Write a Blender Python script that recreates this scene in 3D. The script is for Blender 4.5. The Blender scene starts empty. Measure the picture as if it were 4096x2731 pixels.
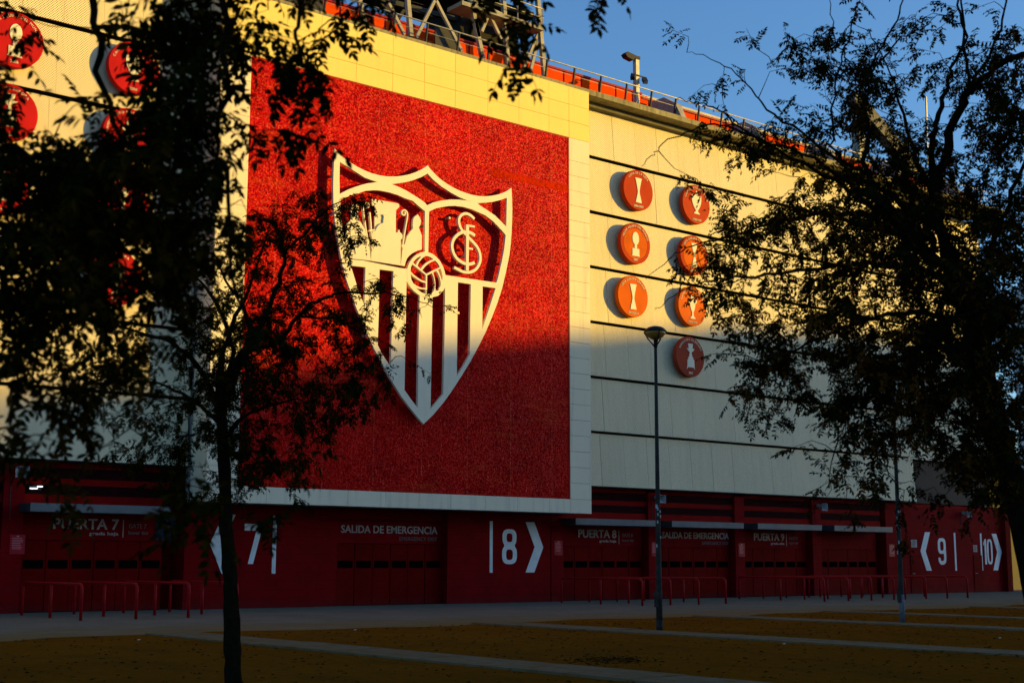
import bpy, math, random
import numpy as np
from mathutils import Vector, Matrix

# ------------------------------------------------------------------ camera, sky, sun
S = bpy.context.scene
COL = S.collection
YAW, PIT, ROLL = [math.radians(a) for a in (39.32, 9.003, 0.137)]
LENS = 48.58
CAM = np.array([0.0, -42.0, 1.6])
FW = np.array([math.sin(YAW)*math.cos(PIT), math.cos(YAW)*math.cos(PIT), math.sin(PIT)])
_rt = np.array([math.cos(YAW), -math.sin(YAW), 0.0]); _up = np.cross(_rt, FW)
RT = _rt*math.cos(ROLL) + _up*math.sin(ROLL)
UP = _up*math.cos(ROLL) - _rt*math.sin(ROLL)
cam = bpy.data.cameras.new('camera'); camo = bpy.data.objects.new('camera', cam); COL.objects.link(camo)
cam.lens = LENS; cam.sensor_width = 36; cam.sensor_fit = 'HORIZONTAL'; cam.clip_end = 3000; cam.clip_start = 0.05
camo.matrix_world = Matrix(((RT[0], UP[0], -FW[0], CAM[0]), (RT[1], UP[1], -FW[1], CAM[1]), (RT[2], UP[2], -FW[2], CAM[2]), (0, 0, 0, 1)))
cam.dof.use_dof = True; cam.dof.focus_distance = 42.0; cam.dof.aperture_fstop = 4.5
S.camera = camo

SUN_AZ, SUN_EL = math.radians(52), math.radians(7.0)     # azimuth measured from the facade's normal
TO_SUN = Vector((math.sin(SUN_AZ)*math.cos(SUN_EL), -math.cos(SUN_AZ)*math.cos(SUN_EL), math.sin(SUN_EL)))
W = bpy.data.worlds.new('World'); S.world = W; W.use_nodes = True
nt = W.node_tree; nt.nodes.clear()
sky = nt.nodes.new('ShaderNodeTexSky'); sky.sky_type = 'NISHITA'; sky.sun_disc = False
sky.sun_elevation = SUN_EL; sky.sun_rotation = math.pi - SUN_AZ
sky.altitude = 0; sky.air_density = 1.0; sky.dust_density = 0.9; sky.ozone_density = 4.1
bg = nt.nodes.new('ShaderNodeBackground'); bg.inputs[1].default_value = 0.15
wo = nt.nodes.new('ShaderNodeOutputWorld')
nt.links.new(sky.outputs[0], bg.inputs[0]); nt.links.new(bg.outputs[0], wo.inputs[0])
sl = bpy.data.lights.new('sun', 'SUN'); sl.energy = 3.5; sl.angle = math.radians(0.53); sl.color = (1.0, 0.605, 0.05)
so = bpy.data.objects.new('sun', sl); COL.objects.link(so); so.location = (60, -60, 40)
so.rotation_euler = TO_SUN.to_track_quat('Z', 'Y').to_euler()
S.view_settings.view_transform = 'Standard'; S.view_settings.look = 'None'
S.view_settings.gamma = 1.0; S.view_settings.exposure = 1.05; S.view_settings.use_curve_mapping = False

R = random.Random(7)
NR = np.random.default_rng(11)

# ------------------------------------------------------------------ pixel helpers (photograph coordinates, 4096 wide)
KF = 2048*LENS/18.0
def ray(x, y): return FW + RT*((x-2048)/KF) - UP*((y-1365.5)/KF)
def on_wall(x, y, Y): d = ray(x, y); p = CAM + d*((Y-CAM[1])/d[1]); return float(p[0]), float(p[2])
def at_dist(x, y, dist): d = ray(x, y); return CAM + d*(dist/math.hypot(d[0], d[1]))
def on_ground(x, y): d = ray(x, y); p = CAM + d*(-CAM[2]/d[2]); return float(p[0]), float(p[1])

# ------------------------------------------------------------------ materials
MATS = {}
class NT:
    def __init__(s, name):
        s.m = bpy.data.materials.new(name); s.m.use_nodes = True; s.t = s.m.node_tree
        s.b = s.t.nodes['Principled BSDF']; MATS[name] = s.m
    def n(s, typ, **kw):
        nd = s.t.nodes.new(typ)
        for k, v in kw.items():
            if k.startswith('i_'):
                key = k[2:]; key = int(key) if key.isdigit() else key
                s.inp(nd, key, v)
            else: setattr(nd, k, v)
        return nd
    def inp(s, nd, key, v):
        if isinstance(v, bpy.types.NodeSocket): s.t.links.new(v, nd.inputs[key])
        else: nd.inputs[key].default_value = v
    def math(s, op, a, b=None, c=None):
        nd = s.t.nodes.new('ShaderNodeMath'); nd.operation = op
        for i, v in enumerate((a, b, c)):
            if v is not None: s.inp(nd, i, v)
        return nd.outputs[0]
    def mix(s, f, a, b):
        nd = s.t.nodes.new('ShaderNodeMix'); nd.data_type = 'RGBA'
        s.inp(nd, 0, f); s.inp(nd, 6, a if not isinstance(a, tuple) else (*a, 1)); s.inp(nd, 7, b if not isinstance(b, tuple) else (*b, 1))
        return nd.outputs[2]
    def pos(s):
        g = s.n('ShaderNodeNewGeometry'); x = s.n('ShaderNodeSeparateXYZ'); s.t.links.new(g.outputs['Position'], x.inputs[0])
        return g, x.outputs
    def noise(s, scale, detail=4, vec=None, rough=0.6):
        nd = s.n('ShaderNodeTexNoise'); nd.inputs['Scale'].default_value = scale; nd.inputs['Detail'].default_value = detail
        nd.inputs['Roughness'].default_value = rough
        if vec is None:
            g = s.n('ShaderNodeNewGeometry'); vec = g.outputs['Position']
        s.t.links.new(vec, nd.inputs['Vector']); return nd.outputs[0]
    def ramp(s, f, lo, hi):
        nd = s.n('ShaderNodeMapRange'); s.inp(nd, 0, f); nd.inputs[1].default_value = lo; nd.inputs[2].default_value = hi; return nd.outputs[0]
    def bump(s, h, strength, dist):
        nd = s.n('ShaderNodeBump'); s.inp(nd, 'Height', h); nd.inputs['Strength'].default_value = strength; nd.inputs['Distance'].default_value = dist
        s.t.links.new(nd.outputs[0], s.b.inputs['Normal'])
    def out(s, col, rough=0.6, metal=0.0, spec=0.4):
        s.inp(s.b, 'Base Color', col if not isinstance(col, tuple) else (*col, 1)); s.inp(s.b, 'Roughness', rough); s.inp(s.b, 'Metallic', metal); s.b.inputs['Specular IOR Level'].default_value = spec
        return s.m
def stretch(m, vec_scale):
    g = m.n('ShaderNodeNewGeometry'); mp = m.n('ShaderNodeMapping'); m.t.links.new(g.outputs['Position'], mp.inputs[0]); mp.inputs['Scale'].default_value = vec_scale
    return mp.outputs[0]
def plain(name, c, var=0.25, scale=3.0, rough=0.6, metal=0.0, spec=0.12, bump=0.0):
    m = NT(name); f = m.ramp(m.noise(scale), 0.3, 0.7)
    lo = tuple(v*(1-var) for v in c); hi = tuple(min(1, v*(1+var)) for v in c)
    m.out(m.mix(f, lo, hi), rough, metal, spec)
    if bump: m.bump(m.noise(scale*14, 6), bump, 0.02)
    return m.m
def stone(name, c, dirt):
    m = NT(name)
    oi = m.n('ShaderNodeObjectInfo')
    v = m.mix(m.math('MULTIPLY', oi.outputs['Random'], 0.35), c, tuple(k*0.86 for k in c))
    blot = m.ramp(m.noise(1.1, 5), 0.35, 0.75)
    v = m.mix(m.math('MULTIPLY', blot, 0.22), v, tuple(k*0.8 for k in c))
    st = m.ramp(m.noise(1.0, 5, stretch(m, (5, 5, 0.35))), 0.52, 0.78)
    v = m.mix(m.math('MULTIPLY', st, dirt), v, (0.30, 0.28, 0.25))
    m.out(v, 0.7, 0, 0.08); m.bump(m.noise(34, 5), 0.25, 0.01)
    return m.m
STONE = stone('pale_stone', (0.76, 0.69, 0.50), 0.35)
STONE_Y = stone('cream_stone', (0.80, 0.645, 0.20), 0.12)
CREST = stone('white_crest_paint', (0.78, 0.72, 0.55), 0.10)
def perforated(name, c, hole):
    m = NT(name); g, p = m.pos()
    u = m.math('DIVIDE', p[0], 0.084); v = m.math('DIVIDE', p[2], 0.043)
    row = m.math('FLOOR', v); par = m.math('MULTIPLY', m.math('MODULO', m.math('ABSOLUTE', row), 2.0), 0.5)
    uu = m.math('SUBTRACT', m.math('FRACT', m.math('ADD', u, par)), 0.5); vv = m.math('SUBTRACT', m.math('FRACT', v), 0.5)
    d = m.math('ADD', m.math('POWER', m.math('MULTIPLY', uu, 1.0), 2.0), m.math('POWER', m.math('MULTIPLY', vv, 0.62), 2.0))
    h = m.math('LESS_THAN', d, 0.058)
    oi = m.n('ShaderNodeObjectInfo')
    base = m.mix(m.math('MULTIPLY', oi.outputs['Random'], 0.5), c, tuple(k*0.88 for k in c))
    st = m.ramp(m.noise(1.0, 5, stretch(m, (3, 3, 0.25))), 0.45, 0.8)
    base = m.mix(m.math('MULTIPLY', st, 0.3), base, tuple(k*0.6 for k in c))
    m.out(m.mix(h, base, hole), 0.6, 0.0, 0.1)
    return m.m
CLAD = perforated('perforated_cladding', (0.86, 0.77, 0.51), (0.10, 0.08, 0.04))
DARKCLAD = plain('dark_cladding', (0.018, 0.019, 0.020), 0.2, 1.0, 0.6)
def mosaic():
    m = NT('red_sequin_mosaic'); g, p = m.pos(); c = 0.042
    cx = m.math('FLOOR', m.math('DIVIDE', p[0], c)); cz = m.math('FLOOR', m.math('DIVIDE', p[2], c))
    cv = m.n('ShaderNodeCombineXYZ'); m.t.links.new(cx, cv.inputs[0]); m.t.links.new(cz, cv.inputs[1])
    wn = m.n('ShaderNodeTexWhiteNoise'); wn.noise_dimensions = '2D'; m.t.links.new(cv.outputs[0], wn.inputs['Vector'])
    sep = m.n('ShaderNodeSeparateColor'); m.t.links.new(wn.outputs['Color'], sep.inputs[0])
    patch = m.ramp(m.noise(1.3, 7, None, 0.8), 0.38, 0.62)
    run = m.ramp(m.noise(1.0, 2, stretch(m, (19, 1, 2.6))), 0.42, 0.62)          # short vertical runs of caught light, painted into the colour
    sheet = m.n('ShaderNodeTexWhiteNoise'); sheet.noise_dimensions = '2D'
    sv = m.n('ShaderNodeCombineXYZ'); m.t.links.new(m.math('FLOOR', m.math('DIVIDE', p[0], 0.62)), sv.inputs[0]); m.t.links.new(m.math('FLOOR', m.math('DIVIDE', p[2], 1.22)), sv.inputs[1])
    m.t.links.new(sv.outputs[0], sheet.inputs['Vector'])
    k = m.math('ADD', m.math('MULTIPLY', patch, 0.5), m.math('MULTIPLY', sheet.outputs[0], 0.22))
    t = m.math('ADD', m.math('MULTIPLY', sep.outputs[0], 0.45), m.math('ADD', m.math('MULTIPLY', k, 0.5), m.math('MULTIPLY', run, 0.16)))
    big = m.ramp(m.noise(0.33, 5, None, 0.7), 0.36, 0.64)
    t = m.math('ADD', t, m.math('MULTIPLY', m.math('SUBTRACT', big, 0.5), 0.30))
    col = m.mix(m.ramp(t, 0.15, 0.95), (0.30, 0.0006, 0.0008), (0.70, 0.0045, 0.003))
    painted_glint = m.math('GREATER_THAN', m.math('ADD', m.math('MULTIPLY', sep.outputs[1], 0.55), m.math('ADD', m.math('MULTIPLY', run, 0.30), m.math('MULTIPLY', patch, 0.20))), 0.86)
    col = m.mix(m.math('MULTIPLY', painted_glint, 0.55), col, (0.85, 0.085, 0.06))  # glints on single sequins painted as brighter base colour
    bare = m.math('MULTIPLY', m.ramp(m.noise(1.0, 3, stretch(m, (0.28, 1, 1.7)), 0.8), 0.57, 0.63), 0.75)      # strips where the sequins hang flat
    col = m.mix(bare, col, (0.52, 0.022, 0.004))
    seam = m.math('LESS_THAN', m.math('FRACT', m.math('DIVIDE', p[0], 2.07)), 0.018)
    col = m.mix(m.math('MULTIPLY', seam, m.math('MULTIPLY', sep.outputs[2], 0.35)), col, (0.75, 0.17, 0.07))
    fx = m.math('ABSOLUTE', m.math('SUBTRACT', m.math('FRACT', m.math('DIVIDE', p[0], c)), 0.5))
    fz = m.math('ABSOLUTE', m.math('SUBTRACT', m.math('FRACT', m.math('DIVIDE', p[2], c)), 0.5))
    gap = m.math('GREATER_THAN', m.math('MAXIMUM', fx, fz), 0.41)
    col = m.mix(m.math('MULTIPLY', gap, 0.7), col, (0.05, 0.001, 0.001))
    sc = m.n('ShaderNodeVectorMath'); sc.operation = 'SUBTRACT'; m.t.links.new(wn.outputs['Color'], sc.inputs[0]); sc.inputs[1].default_value = (0.5, 0.5, 0.5)
    sc2 = m.n('ShaderNodeVectorMath'); sc2.operation = 'SCALE'; m.t.links.new(sc.outputs[0], sc2.inputs[0]); sc2.inputs['Scale'].default_value = 0.6
    ad = m.n('ShaderNodeVectorMath'); ad.operation = 'ADD'; m.t.links.new(sc2.outputs[0], ad.inputs[0]); m.t.links.new(g.outputs['Normal'], ad.inputs[1])
    nm = m.n('ShaderNodeVectorMath'); nm.operation = 'NORMALIZE'; m.t.links.new(ad.outputs[0], nm.inputs[0])
    m.t.links.new(nm.outputs[0], m.b.inputs['Normal'])
    m.out(col, 0.40, 0.0, 0.03)
    return m.m
MOSAIC = mosaic()
BARE = plain('bare_orange_mesh', (0.40, 0.018, 0.003), .45, 9, .8, 0, 0)
RED_TRIM = plain('red_trim', (0.35, 0.03, 0.02), 0.2)
def redwall(name, c, lines=True):
    m = NT(name); g, p = m.pos()
    v = m.mix(m.ramp(m.noise(1.4, 6), 0.3, 0.75), tuple(k*0.75 for k in c), tuple(k*1.2 for k in c))
    if lines:
        f = m.math('FRACT', m.math('DIVIDE', p[2], 0.30)); v = m.mix(m.math('MULTIPLY', m.math('LESS_THAN', f, 0.05), 0.5), v, tuple(k*0.35 for k in c))
    low = m.math('MULTIPLY', m.math('SUBTRACT', 1.0, m.ramp(m.math('ADD', p[2], m.math('MULTIPLY', m.noise(2.2, 5), 0.5)), 0.15, 0.6)), 0.45)
    v = m.mix(low, v, (0.045, 0.02, 0.018))
    m.out(v, 0.7, 0, 0.03); m.bump(m.noise(60, 3), 0.12, 0.01)
    return m.m
REDWALL = redwall('red_blockwork', (0.17, 0.002, 0.004))
REDDOOR = redwall('red_door_paint', (0.135, 0.001, 0.001), False)
REDUP = redwall('red_fascia', (0.20, 0.003, 0.003), False)
REDPIPE = plain('red_pipe_paint', (0.30, 0.004, 0.006), 0.2, 6, 0.5)
LOUVRE = plain('dark_louvre', (0.03, 0.004, 0.005), 0.3, 2, 0.6)
GLASSDARK = plain('dark_glass', (0.002, 0.002, 0.002), 0.1, 2, 0.5, 0, 0.0)
CANOPY = plain('grey_canopy_metal', (0.125, 0.14, 0.145), 0.15, 1.5, 0.4)
CANOPY_D = plain('shaded_canopy_end', (0.035, 0.035, 0.04), 0.2, 2, 0.6)  # darker copy of the canopy metal, shade put into the colour
LETTER = plain('silver_lettering', (0.40, 0.36, 0.34), 0.15, 2, 0.5)
LETTER_D = plain('dim_lettering', (0.16, 0.13, 0.13), 0.15, 2, 0.5)
NUMERAL = plain('pale_blue_numeral_paint', (0.62, 0.68, 0.68), 0.12, 2, 0.5)
NOTICE = plain('red_notice', (0.30, 0.012, 0.022), 0.15, 3, 0.4)
NOTICE_T = plain('notice_print', (0.5, 0.18, 0.18), 0.1, 3, 0.5)
PAPER = plain('grey_print_sheet', (0.32, 0.32, 0.30), 0.2, 20, 0.6)
INK = plain('dark_ink', (0.03, 0.03, 0.03), 0.2, 20, 0.6)
POSTER = plain('blue_poster', (0.008, 0.025, 0.07), 0.35, 2.2, 0.4)
CONC = NT('weathered_concrete')
_f = CONC.ramp(CONC.noise(1.6, 7), 0.3, 0.75); _s = CONC.ramp(CONC.noise(1.0, 6, stretch(CONC, (6, 6, 0.6))), 0.5, 0.72)
_v = CONC.mix(_f, (0.20, 0.18, 0.10), (0.33, 0.30, 0.17)); _v = CONC.mix(CONC.math('MULTIPLY', _s, 0.8), _v, (0.05, 0.05, 0.03))
CONC.out(_v, 0.85, 0, 0.2); CONC.bump(CONC.noise(25, 5), 0.4, 0.02); CONCRETE = CONC.m
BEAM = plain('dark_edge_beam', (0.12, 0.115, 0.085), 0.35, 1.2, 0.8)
FINC = plain('grey_fin_concrete', (0.30, 0.29, 0.27), 0.2, 3, 0.8)
ORANGE = plain('orange_parapet_paint', (0.64, 0.060, 0.005), 0.12, 2.5, 0.8, 0, 0.0)
MAGENTA = plain('crimson_rail_paint', (0.24, 0.008, 0.03), 0.1, 2, 0.5)
BEIGE = plain('beige_beam', (0.50, 0.44, 0.30), 0.15, 1.5, 0.7)
STEEL = plain('galvanised_steel', (0.34, 0.33, 0.30), 0.25, 3, 0.5, 0.3)
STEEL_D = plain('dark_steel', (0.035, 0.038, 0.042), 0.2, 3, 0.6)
TOWER = plain('grey_tower_steel', (0.30, 0.29, 0.25), 0.25, 2, 0.6)
DECK = plain('dark_deck', (0.022, 0.022, 0.024), 0.2, 1, 0.8)
BLACKM = plain('black_metal', (0.012, 0.012, 0.013), 0.2, 3, 0.4)
LENS_M = plain('amber_lens', (0.30, 0.15, 0.02), 0.15, 6, 0.15, 0, 0.5)
POST_M = plain('grey_green_post', (0.030, 0.030, 0.026), 0.4, 5, 0.6, 0, 0.05)
POST_B = plain('bare_post_foot', (0.12, 0.13, 0.14), 0.3, 8, 0.6)
STICKER = plain('pale_sticker', (0.35, 0.36, 0.36), 0.3, 20, 0.6)
HORN = plain('grey_horn_plastic', (0.24, 0.25, 0.25), 0.1, 3, 0.5)
BARK = plain('dark_bark', (0.014, 0.010, 0.006), 0.5, 14, 0.95, 0, 0.0, 0.8)
def leafmat(name, a, b, c):
    m = NT(name); g = m.n('ShaderNodeNewGeometry'); oi = m.n('ShaderNodeObjectInfo')
    r = m.math('FRACT', m.math('ADD', g.outputs['Random Per Island'], oi.outputs['Random']))
    v = m.mix(m.ramp(r, 0.0, 0.75), a, b)
    br = m.math('GREATER_THAN', m.math('ADD', m.noise(1.7, 3), m.math('MULTIPLY', r, 0.25)), 0.70)
    v = m.mix(m.math('MULTIPLY', br, 0.9), v, c)
    m.out(v, 0.8, 0, 0.0)
    tr = m.n('ShaderNodeBsdfTranslucent'); m.inp(tr, 0, v); mx = m.n('ShaderNodeMixShader'); mx.inputs[0].default_value = 0.2
    o = m.t.nodes['Material Output']; m.t.links.new(m.b.outputs[0], mx.inputs[1]); m.t.links.new(tr.outputs[0], mx.inputs[2]); m.t.links.new(mx.outputs[0], o.inputs[0])
    return m.m
LEAF_N = leafmat('dark_leaf', (0.006, 0.008, 0.001), (0.014, 0.015, 0.002), (0.045, 0.022, 0.002))
LEAF_R = leafmat('autumn_leaf', (0.006, 0.008, 0.002), (0.018, 0.016, 0.003), (0.10, 0.036, 0.004))
LITTER = leafmat('fallen_leaf', (0.02, 0.014, 0.006), (0.012, 0.010, 0.006), (0.05, 0.03, 0.01))

# sand, pavement
m = NT('ochre_sand')
f1 = m.ramp(m.noise(0.35, 6), 0.3, 0.7); f2 = m.ramp(m.noise(5.0, 7, None, 0.75), 0.35, 0.7); f3 = m.ramp(m.noise(22, 4), 0.62, 0.75)
v = m.mix(f1, (0.155, 0.052, 0.004), (0.205, 0.070, 0.006)); v = m.mix(m.math('MULTIPLY', f2, 0.75), v, (0.085, 0.032, 0.004)); v = m.mix(m.math('MULTIPLY', f3, 0.8), v, (0.022, 0.013, 0.004))
v = m.mix(m.math('MULTIPLY', m.ramp(m.noise(0.8, 6, stretch(m, (1.0, 0.45, 1)), 0.7), 0.5, 0.72), 0.75), v, (0.070, 0.034, 0.007))
m.out(v, 1.0, 0, 0.0); m.bump(m.noise(18, 8, None, 0.75), 0.8, 0.04); SAND = m.m
m = NT('grey_paving'); g, p = m.pos()
f1 = m.ramp(m.noise(0.5, 7, None, 0.7), 0.3, 0.75); v = m.mix(f1, (0.125, 0.108, 0.078), (0.175, 0.152, 0.112))
edge = m.ramp(m.math('ADD', p[1], m.math('MULTIPLY', m.noise(0.5, 6), 5.0)), -11.5, -6.0)
v = m.mix(m.math('MULTIPLY', m.math('SUBTRACT', 1.0, edge), 0.75), v, (0.17, 0.095, 0.012))
v = m.mix(m.math('MULTIPLY', m.ramp(m.noise(2.2, 6), 0.58, 0.7), 0.5), v, (0.055, 0.053, 0.05))
jx = m.math('LESS_THAN', m.math('FRACT', m.math('DIVIDE', p[0], 3.0)), 0.006); jy = m.math('LESS_THAN', m.math('FRACT', m.math('DIVIDE', p[1], 3.0)), 0.008)
v = m.mix(m.math('MULTIPLY', m.math('MAXIMUM', jx, jy), 0.6), v, (0.03, 0.03, 0.028))
m.out(v, 0.95, 0, 0.03); m.bump(m.noise(30, 5), 0.25, 0.01); PAVE = m.m
m = NT('concrete_strip')
v = m.mix(m.ramp(m.noise(1.2, 7, None, 0.7), 0.3, 0.75), (0.12, 0.085, 0.042), (0.18, 0.13, 0.07)); v = m.mix(m.math('MULTIPLY', m.ramp(m.noise(3.5, 6), 0.50, 0.68), 0.75), v, (0.13, 0.055, 0.010)); v = m.mix(m.math('MULTIPLY', m.ramp(m.noise(9, 5), 0.6, 0.72), 0.5), v, (0.04, 0.03, 0.018))
m.out(v, 0.95, 0, 0.03); m.bump(m.noise(35, 5), 0.3, 0.01); STRIP = m.m

# ------------------------------------------------------------------ mesh helpers
class MB:
    def __init__(s): s.v = []; s.f = []; s.mi = []
    def add(s, vs, fs, mi=0):
        o = len(s.v); s.v.extend([tuple(map(float, q)) for q in vs]); s.f.extend([tuple(int(i)+o for i in q) for q in fs]); s.mi.extend([mi]*len(fs)); return s
    def box(s, x0, x1, y0, y1, z0, z1, mi=0):
        vs = [(x, y, z) for z in (z0, z1) for y in (y0, y1) for x in (x0, x1)]
        return s.add(vs, [(0, 2, 3, 1), (4, 5, 7, 6), (0, 1, 5, 4), (2, 6, 7, 3), (0, 4, 6, 2), (1, 3, 7, 5)], mi)
    def beam(s, a, b, w, h=None, up=(0, 0, 1), mi=0):
        a, b = Vector(a), Vector(b); d = (b-a).normalized(); h = h or w
        u = Vector(up)
        if abs(d.dot(u)) > 0.97: u = Vector((0, 1, 0))
        sd = d.cross(u).normalized(); u2 = sd.cross(d)
        vs = [p + sd*(i*w/2) + u2*(j*h/2) for p in (a, b) for i, j in ((-1, -1), (1, -1), (1, 1), (-1, 1))]
        return s.add(vs, [(3, 2, 1, 0), (4, 5, 6, 7), (0, 1, 5, 4), (1, 2, 6, 5), (2, 3, 7, 6), (3, 0, 4, 7)], mi)
    def tube(s, pts, rad, n=8, caps=True, mi=0):
        pts = [Vector(p) for p in pts]; k = len(pts)
        if not hasattr(rad, '__len__'): rad = [rad]*k
        u = None; vs = []
        for i, p in enumerate(pts):
            d = (pts[min(i+1, k-1)] - pts[max(i-1, 0)])
            d = d.normalized() if d.length > 1e-9 else Vector((0, 0, 1))
            if u is None:
                u = d.orthogonal().normalized()
            u = (u - d*u.dot(d)); u = u.normalized() if u.length > 1e-6 else d.orthogonal().normalized()
            w = d.cross(u)
            for j in range(n):
                a = 2*math.pi*j/n; vs.append(p + (u*math.cos(a) + w*math.sin(a))*rad[i])
        fs = [(i*n+j, i*n+(j+1) % n, (i+1)*n+(j+1) % n, (i+1)*n+j) for i in range(k-1) for j in range(n)]
        if caps: fs += [tuple(range(n-1, -1, -1)), tuple(range((k-1)*n, k*n))]
        return s.add(vs, fs, mi)
    def lathe(s, prof, n=24, c=(0, 0, 0), mi=0):
        vs = [(c[0]+r*math.cos(2*math.pi*j/n), c[1]+r*math.sin(2*math.pi*j/n), c[2]+z) for r, z in prof for j in range(n)]
        fs = [(i*n+j, i*n+(j+1) % n, (i+1)*n+(j+1) % n, (i+1)*n+j) for i in range(len(prof)-1) for j in range(n)]
        fs += [tuple(range(n-1, -1, -1)), tuple(range((len(prof)-1)*n, len(prof)*n))]
        return s.add(vs, fs, mi)
    def build(s, name, mat, parent=None, smooth=False):
        me = bpy.data.meshes.new(name); me.from_pydata(s.v, [], s.f)
        for q in (mat if isinstance(mat, (list, tuple)) else [mat]): me.materials.append(q)
        if any(s.mi): me.polygons.foreach_set('material_index', s.mi)
        if smooth: me.polygons.foreach_set('use_smooth', [True]*len(me.polygons))
        me.update(); return link(name, me, parent)
def link(name, me, parent=None):
    o = bpy.data.objects.new(name, me); COL.objects.link(o)
    if parent is not None:
        o.parent = parent
        o.matrix_parent_inverse = Matrix.Translation(-parent.location) if False else Matrix.Identity(4)
        if parent.type == 'EMPTY': o.location = -parent.location
    return o
def tag(o, label, cat, group=None):
    o['label'] = label; o['category'] = cat
    if group: o['group'] = group
    return o
def thing(name, label, cat, loc=(0, 0, 0), group=None):
    o = bpy.data.objects.new(name, None); COL.objects.link(o); o.location = loc; o.empty_display_size = 0.2
    return tag(o, label, cat, group)
def struct(o): o['kind'] = 'structure'; return o

def poly2d(outer, holes=(), depth=0.05):
    """flat polygon with holes, filled and extruded symmetrically: local x, y and z thickness"""
    cu = bpy.data.curves.new('tmp', 'CURVE'); cu.dimensions = '2D'; cu.fill_mode = 'BOTH'; cu.extrude = depth/2
    for loop in [outer] + list(holes):
        sp = cu.splines.new('POLY'); sp.points.add(len(loop)-1); sp.use_cyclic_u = True
        for q, (x, y) in zip(sp.points, loop): q.co = (x, y, 0, 1)
    return _curve_data(cu)
def _curve_data(cu):
    ob = bpy.data.objects.new('tmp', cu); me = bpy.data.meshes.new_from_object(ob)
    vs = [tuple(v.co) for v in me.vertices]; fs = [tuple(p.vertices) for p in me.polygons]
    bpy.data.objects.remove(ob); bpy.data.meshes.remove(me); bpy.data.curves.remove(cu)
    return vs, fs
GLY = {}
def text2d(s, size=1.0, depth=0.01, bold=0.0, align='LEFT'):
    key = (s, size, depth, bold, align)
    if key not in GLY:
        cu = bpy.data.curves.new('tmp', 'FONT'); cu.body = s; cu.size = size; cu.extrude = depth/2; cu.offset = bold; cu.align_x = align; cu.resolution_u = 3
        GLY[key] = _curve_data(cu)
    return GLY[key]
def upright(vs, X, Y, Z, sx=1.0, sz=1.0):      # local x,y,z -> wall X, height Z, towards the viewer -Y
    return [(X + x*sx, Y - z, Z + y*sz) for x, y, z in vs]
def stroke2d(path, w, closed=False, taper=None):
    """outline polygon of a stroked path"""
    P = [Vector(q) for q in path]; n = len(P); L = []; Rr = []
    for i, p in enumerate(P):
        a = P[(i-1) % n] if closed or i else p; b = P[(i+1) % n] if closed or i < n-1 else p
        d = (b-a).normalized(); nn = Vector((-d.y, d.x)); ww = (taper[i] if taper else w)/2
        L.append(tuple(p+nn*ww)); Rr.append(tuple(p-nn*ww))
    return (L, Rr) if closed else L + Rr[::-1]
def smooth_path(P, k=6):
    P = [np.array(p, float) for p in P]; out = []
    for i in range(len(P)-1):
        p0, p1, p2, p3 = P[max(i-1, 0)], P[i], P[i+1], P[min(i+2, len(P)-1)]
        for j in range(k):
            t = j/k; out.append(0.5*((2*p1) + (-p0+p2)*t + (2*p0-5*p1+4*p2-p3)*t*t + (-p0+3*p1-3*p2+p3)*t**3))
    out.append(P[-1]); return [tuple(q) for q in out]

# ------------------------------------------------------------------ ground
def sheet(name, x0, x1, y0, y1, z, mat): return struct(MB().add([(x0, y0, z), (x1, y0, z), (x1, y1, z), (x0, y1, z)], [(0, 1, 2, 3)]).build(name, mat))
sheet('ground', -900, 900, -900, 900, 0.0, SAND)
# pavement in front of the wall, its far edge scuffed and uneven
pv = MB(); xs = np.arange(-60, 141, 1.0); ed = []
for x in xs: ed.append(-13.6 + 0.35*math.sin(x*0.55) + 0.25*math.sin(x*1.7+1) + R.uniform(-.1, .1))
vs = [(x, 40, 0.006) for x in xs] + [(x, e, 0.006) for x, e in zip(xs, ed)]; n = len(xs)
pv.add(vs, [(i+n, i+n+1, i+1, i) for i in range(n-1)]); struct(pv.build('pavement', PAVE))
for k, (x0, w, y1) in enumerate([(-2.8, 1.2, -13.2), (5.6, 1.2, -13.2), (13.25, 1.15, -13.3), (22.1, 1.1, -13.4), (30.2, 1.0, -13.5), (36.3, 0.9, -13.5), (44.5, 1.0, -13.5)]):
    if k == 1: continue
    b = MB(); y = y1; 
    while y > -75:
        b.box(x0, x0+w, y-2.48, y, -0.05, 0.035 + R.uniform(-.006, .006)); y -= 2.5
    struct(b.build('concrete_path', STRIP))
# fallen leaves scattered on the sand
lv = []; lf = []
for i in range(7000):
    if i < 420: x, y = on_ground(R.gauss(2440, 95), R.gauss(2642, 10))
    elif i < 560: x, y = on_ground(R.gauss(3800, 110), R.gauss(2600, 9))
    else: x = R.uniform(2, 45); y = R.uniform(-38, -13.9)
    a = R.uniform(0, 6.28); l = R.uniform(.012, .055); w = l*R.uniform(.3, .6); c, s_ = math.cos(a), math.sin(a); z = 0.012; o = len(lv)
    lv += [(x-c*l, y-s_*l, z), (x-s_*w, y+c*w, z+R.uniform(0, .02)), (x+c*l, y+s_*l, z+.004), (x+s_*w, y-c*w, z+R.uniform(0, .02))]; lf.append((o, o+1, o+2, o+3))
lo = MB().add(lv, lf).build('fallen_leaves', LITTER); tag(lo, 'dry fallen leaves scattered over the ochre sand', 'leaves'); lo['kind'] = 'stuff'
for (px, py) in ((3137, 2577), (4000, 2553), (1420, 2521), (555, 2561)):
    x, y = on_ground(px, py); b = MB().add([(x-.04, y-.02, .012), (x+.035, y-.02, .02), (x+.045, y+.02, .03), (x-.03, y+.025, .02), (x, y, .035)], [(0, 1, 4), (1, 2, 4), (2, 3, 4), (3, 0, 4), (3, 2, 1, 0)])
    tag(b.build('paper_scrap', PAPER), 'small crumpled pale paper scrap lying on the sand', 'litter', 'paper scraps on the sand')

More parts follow.
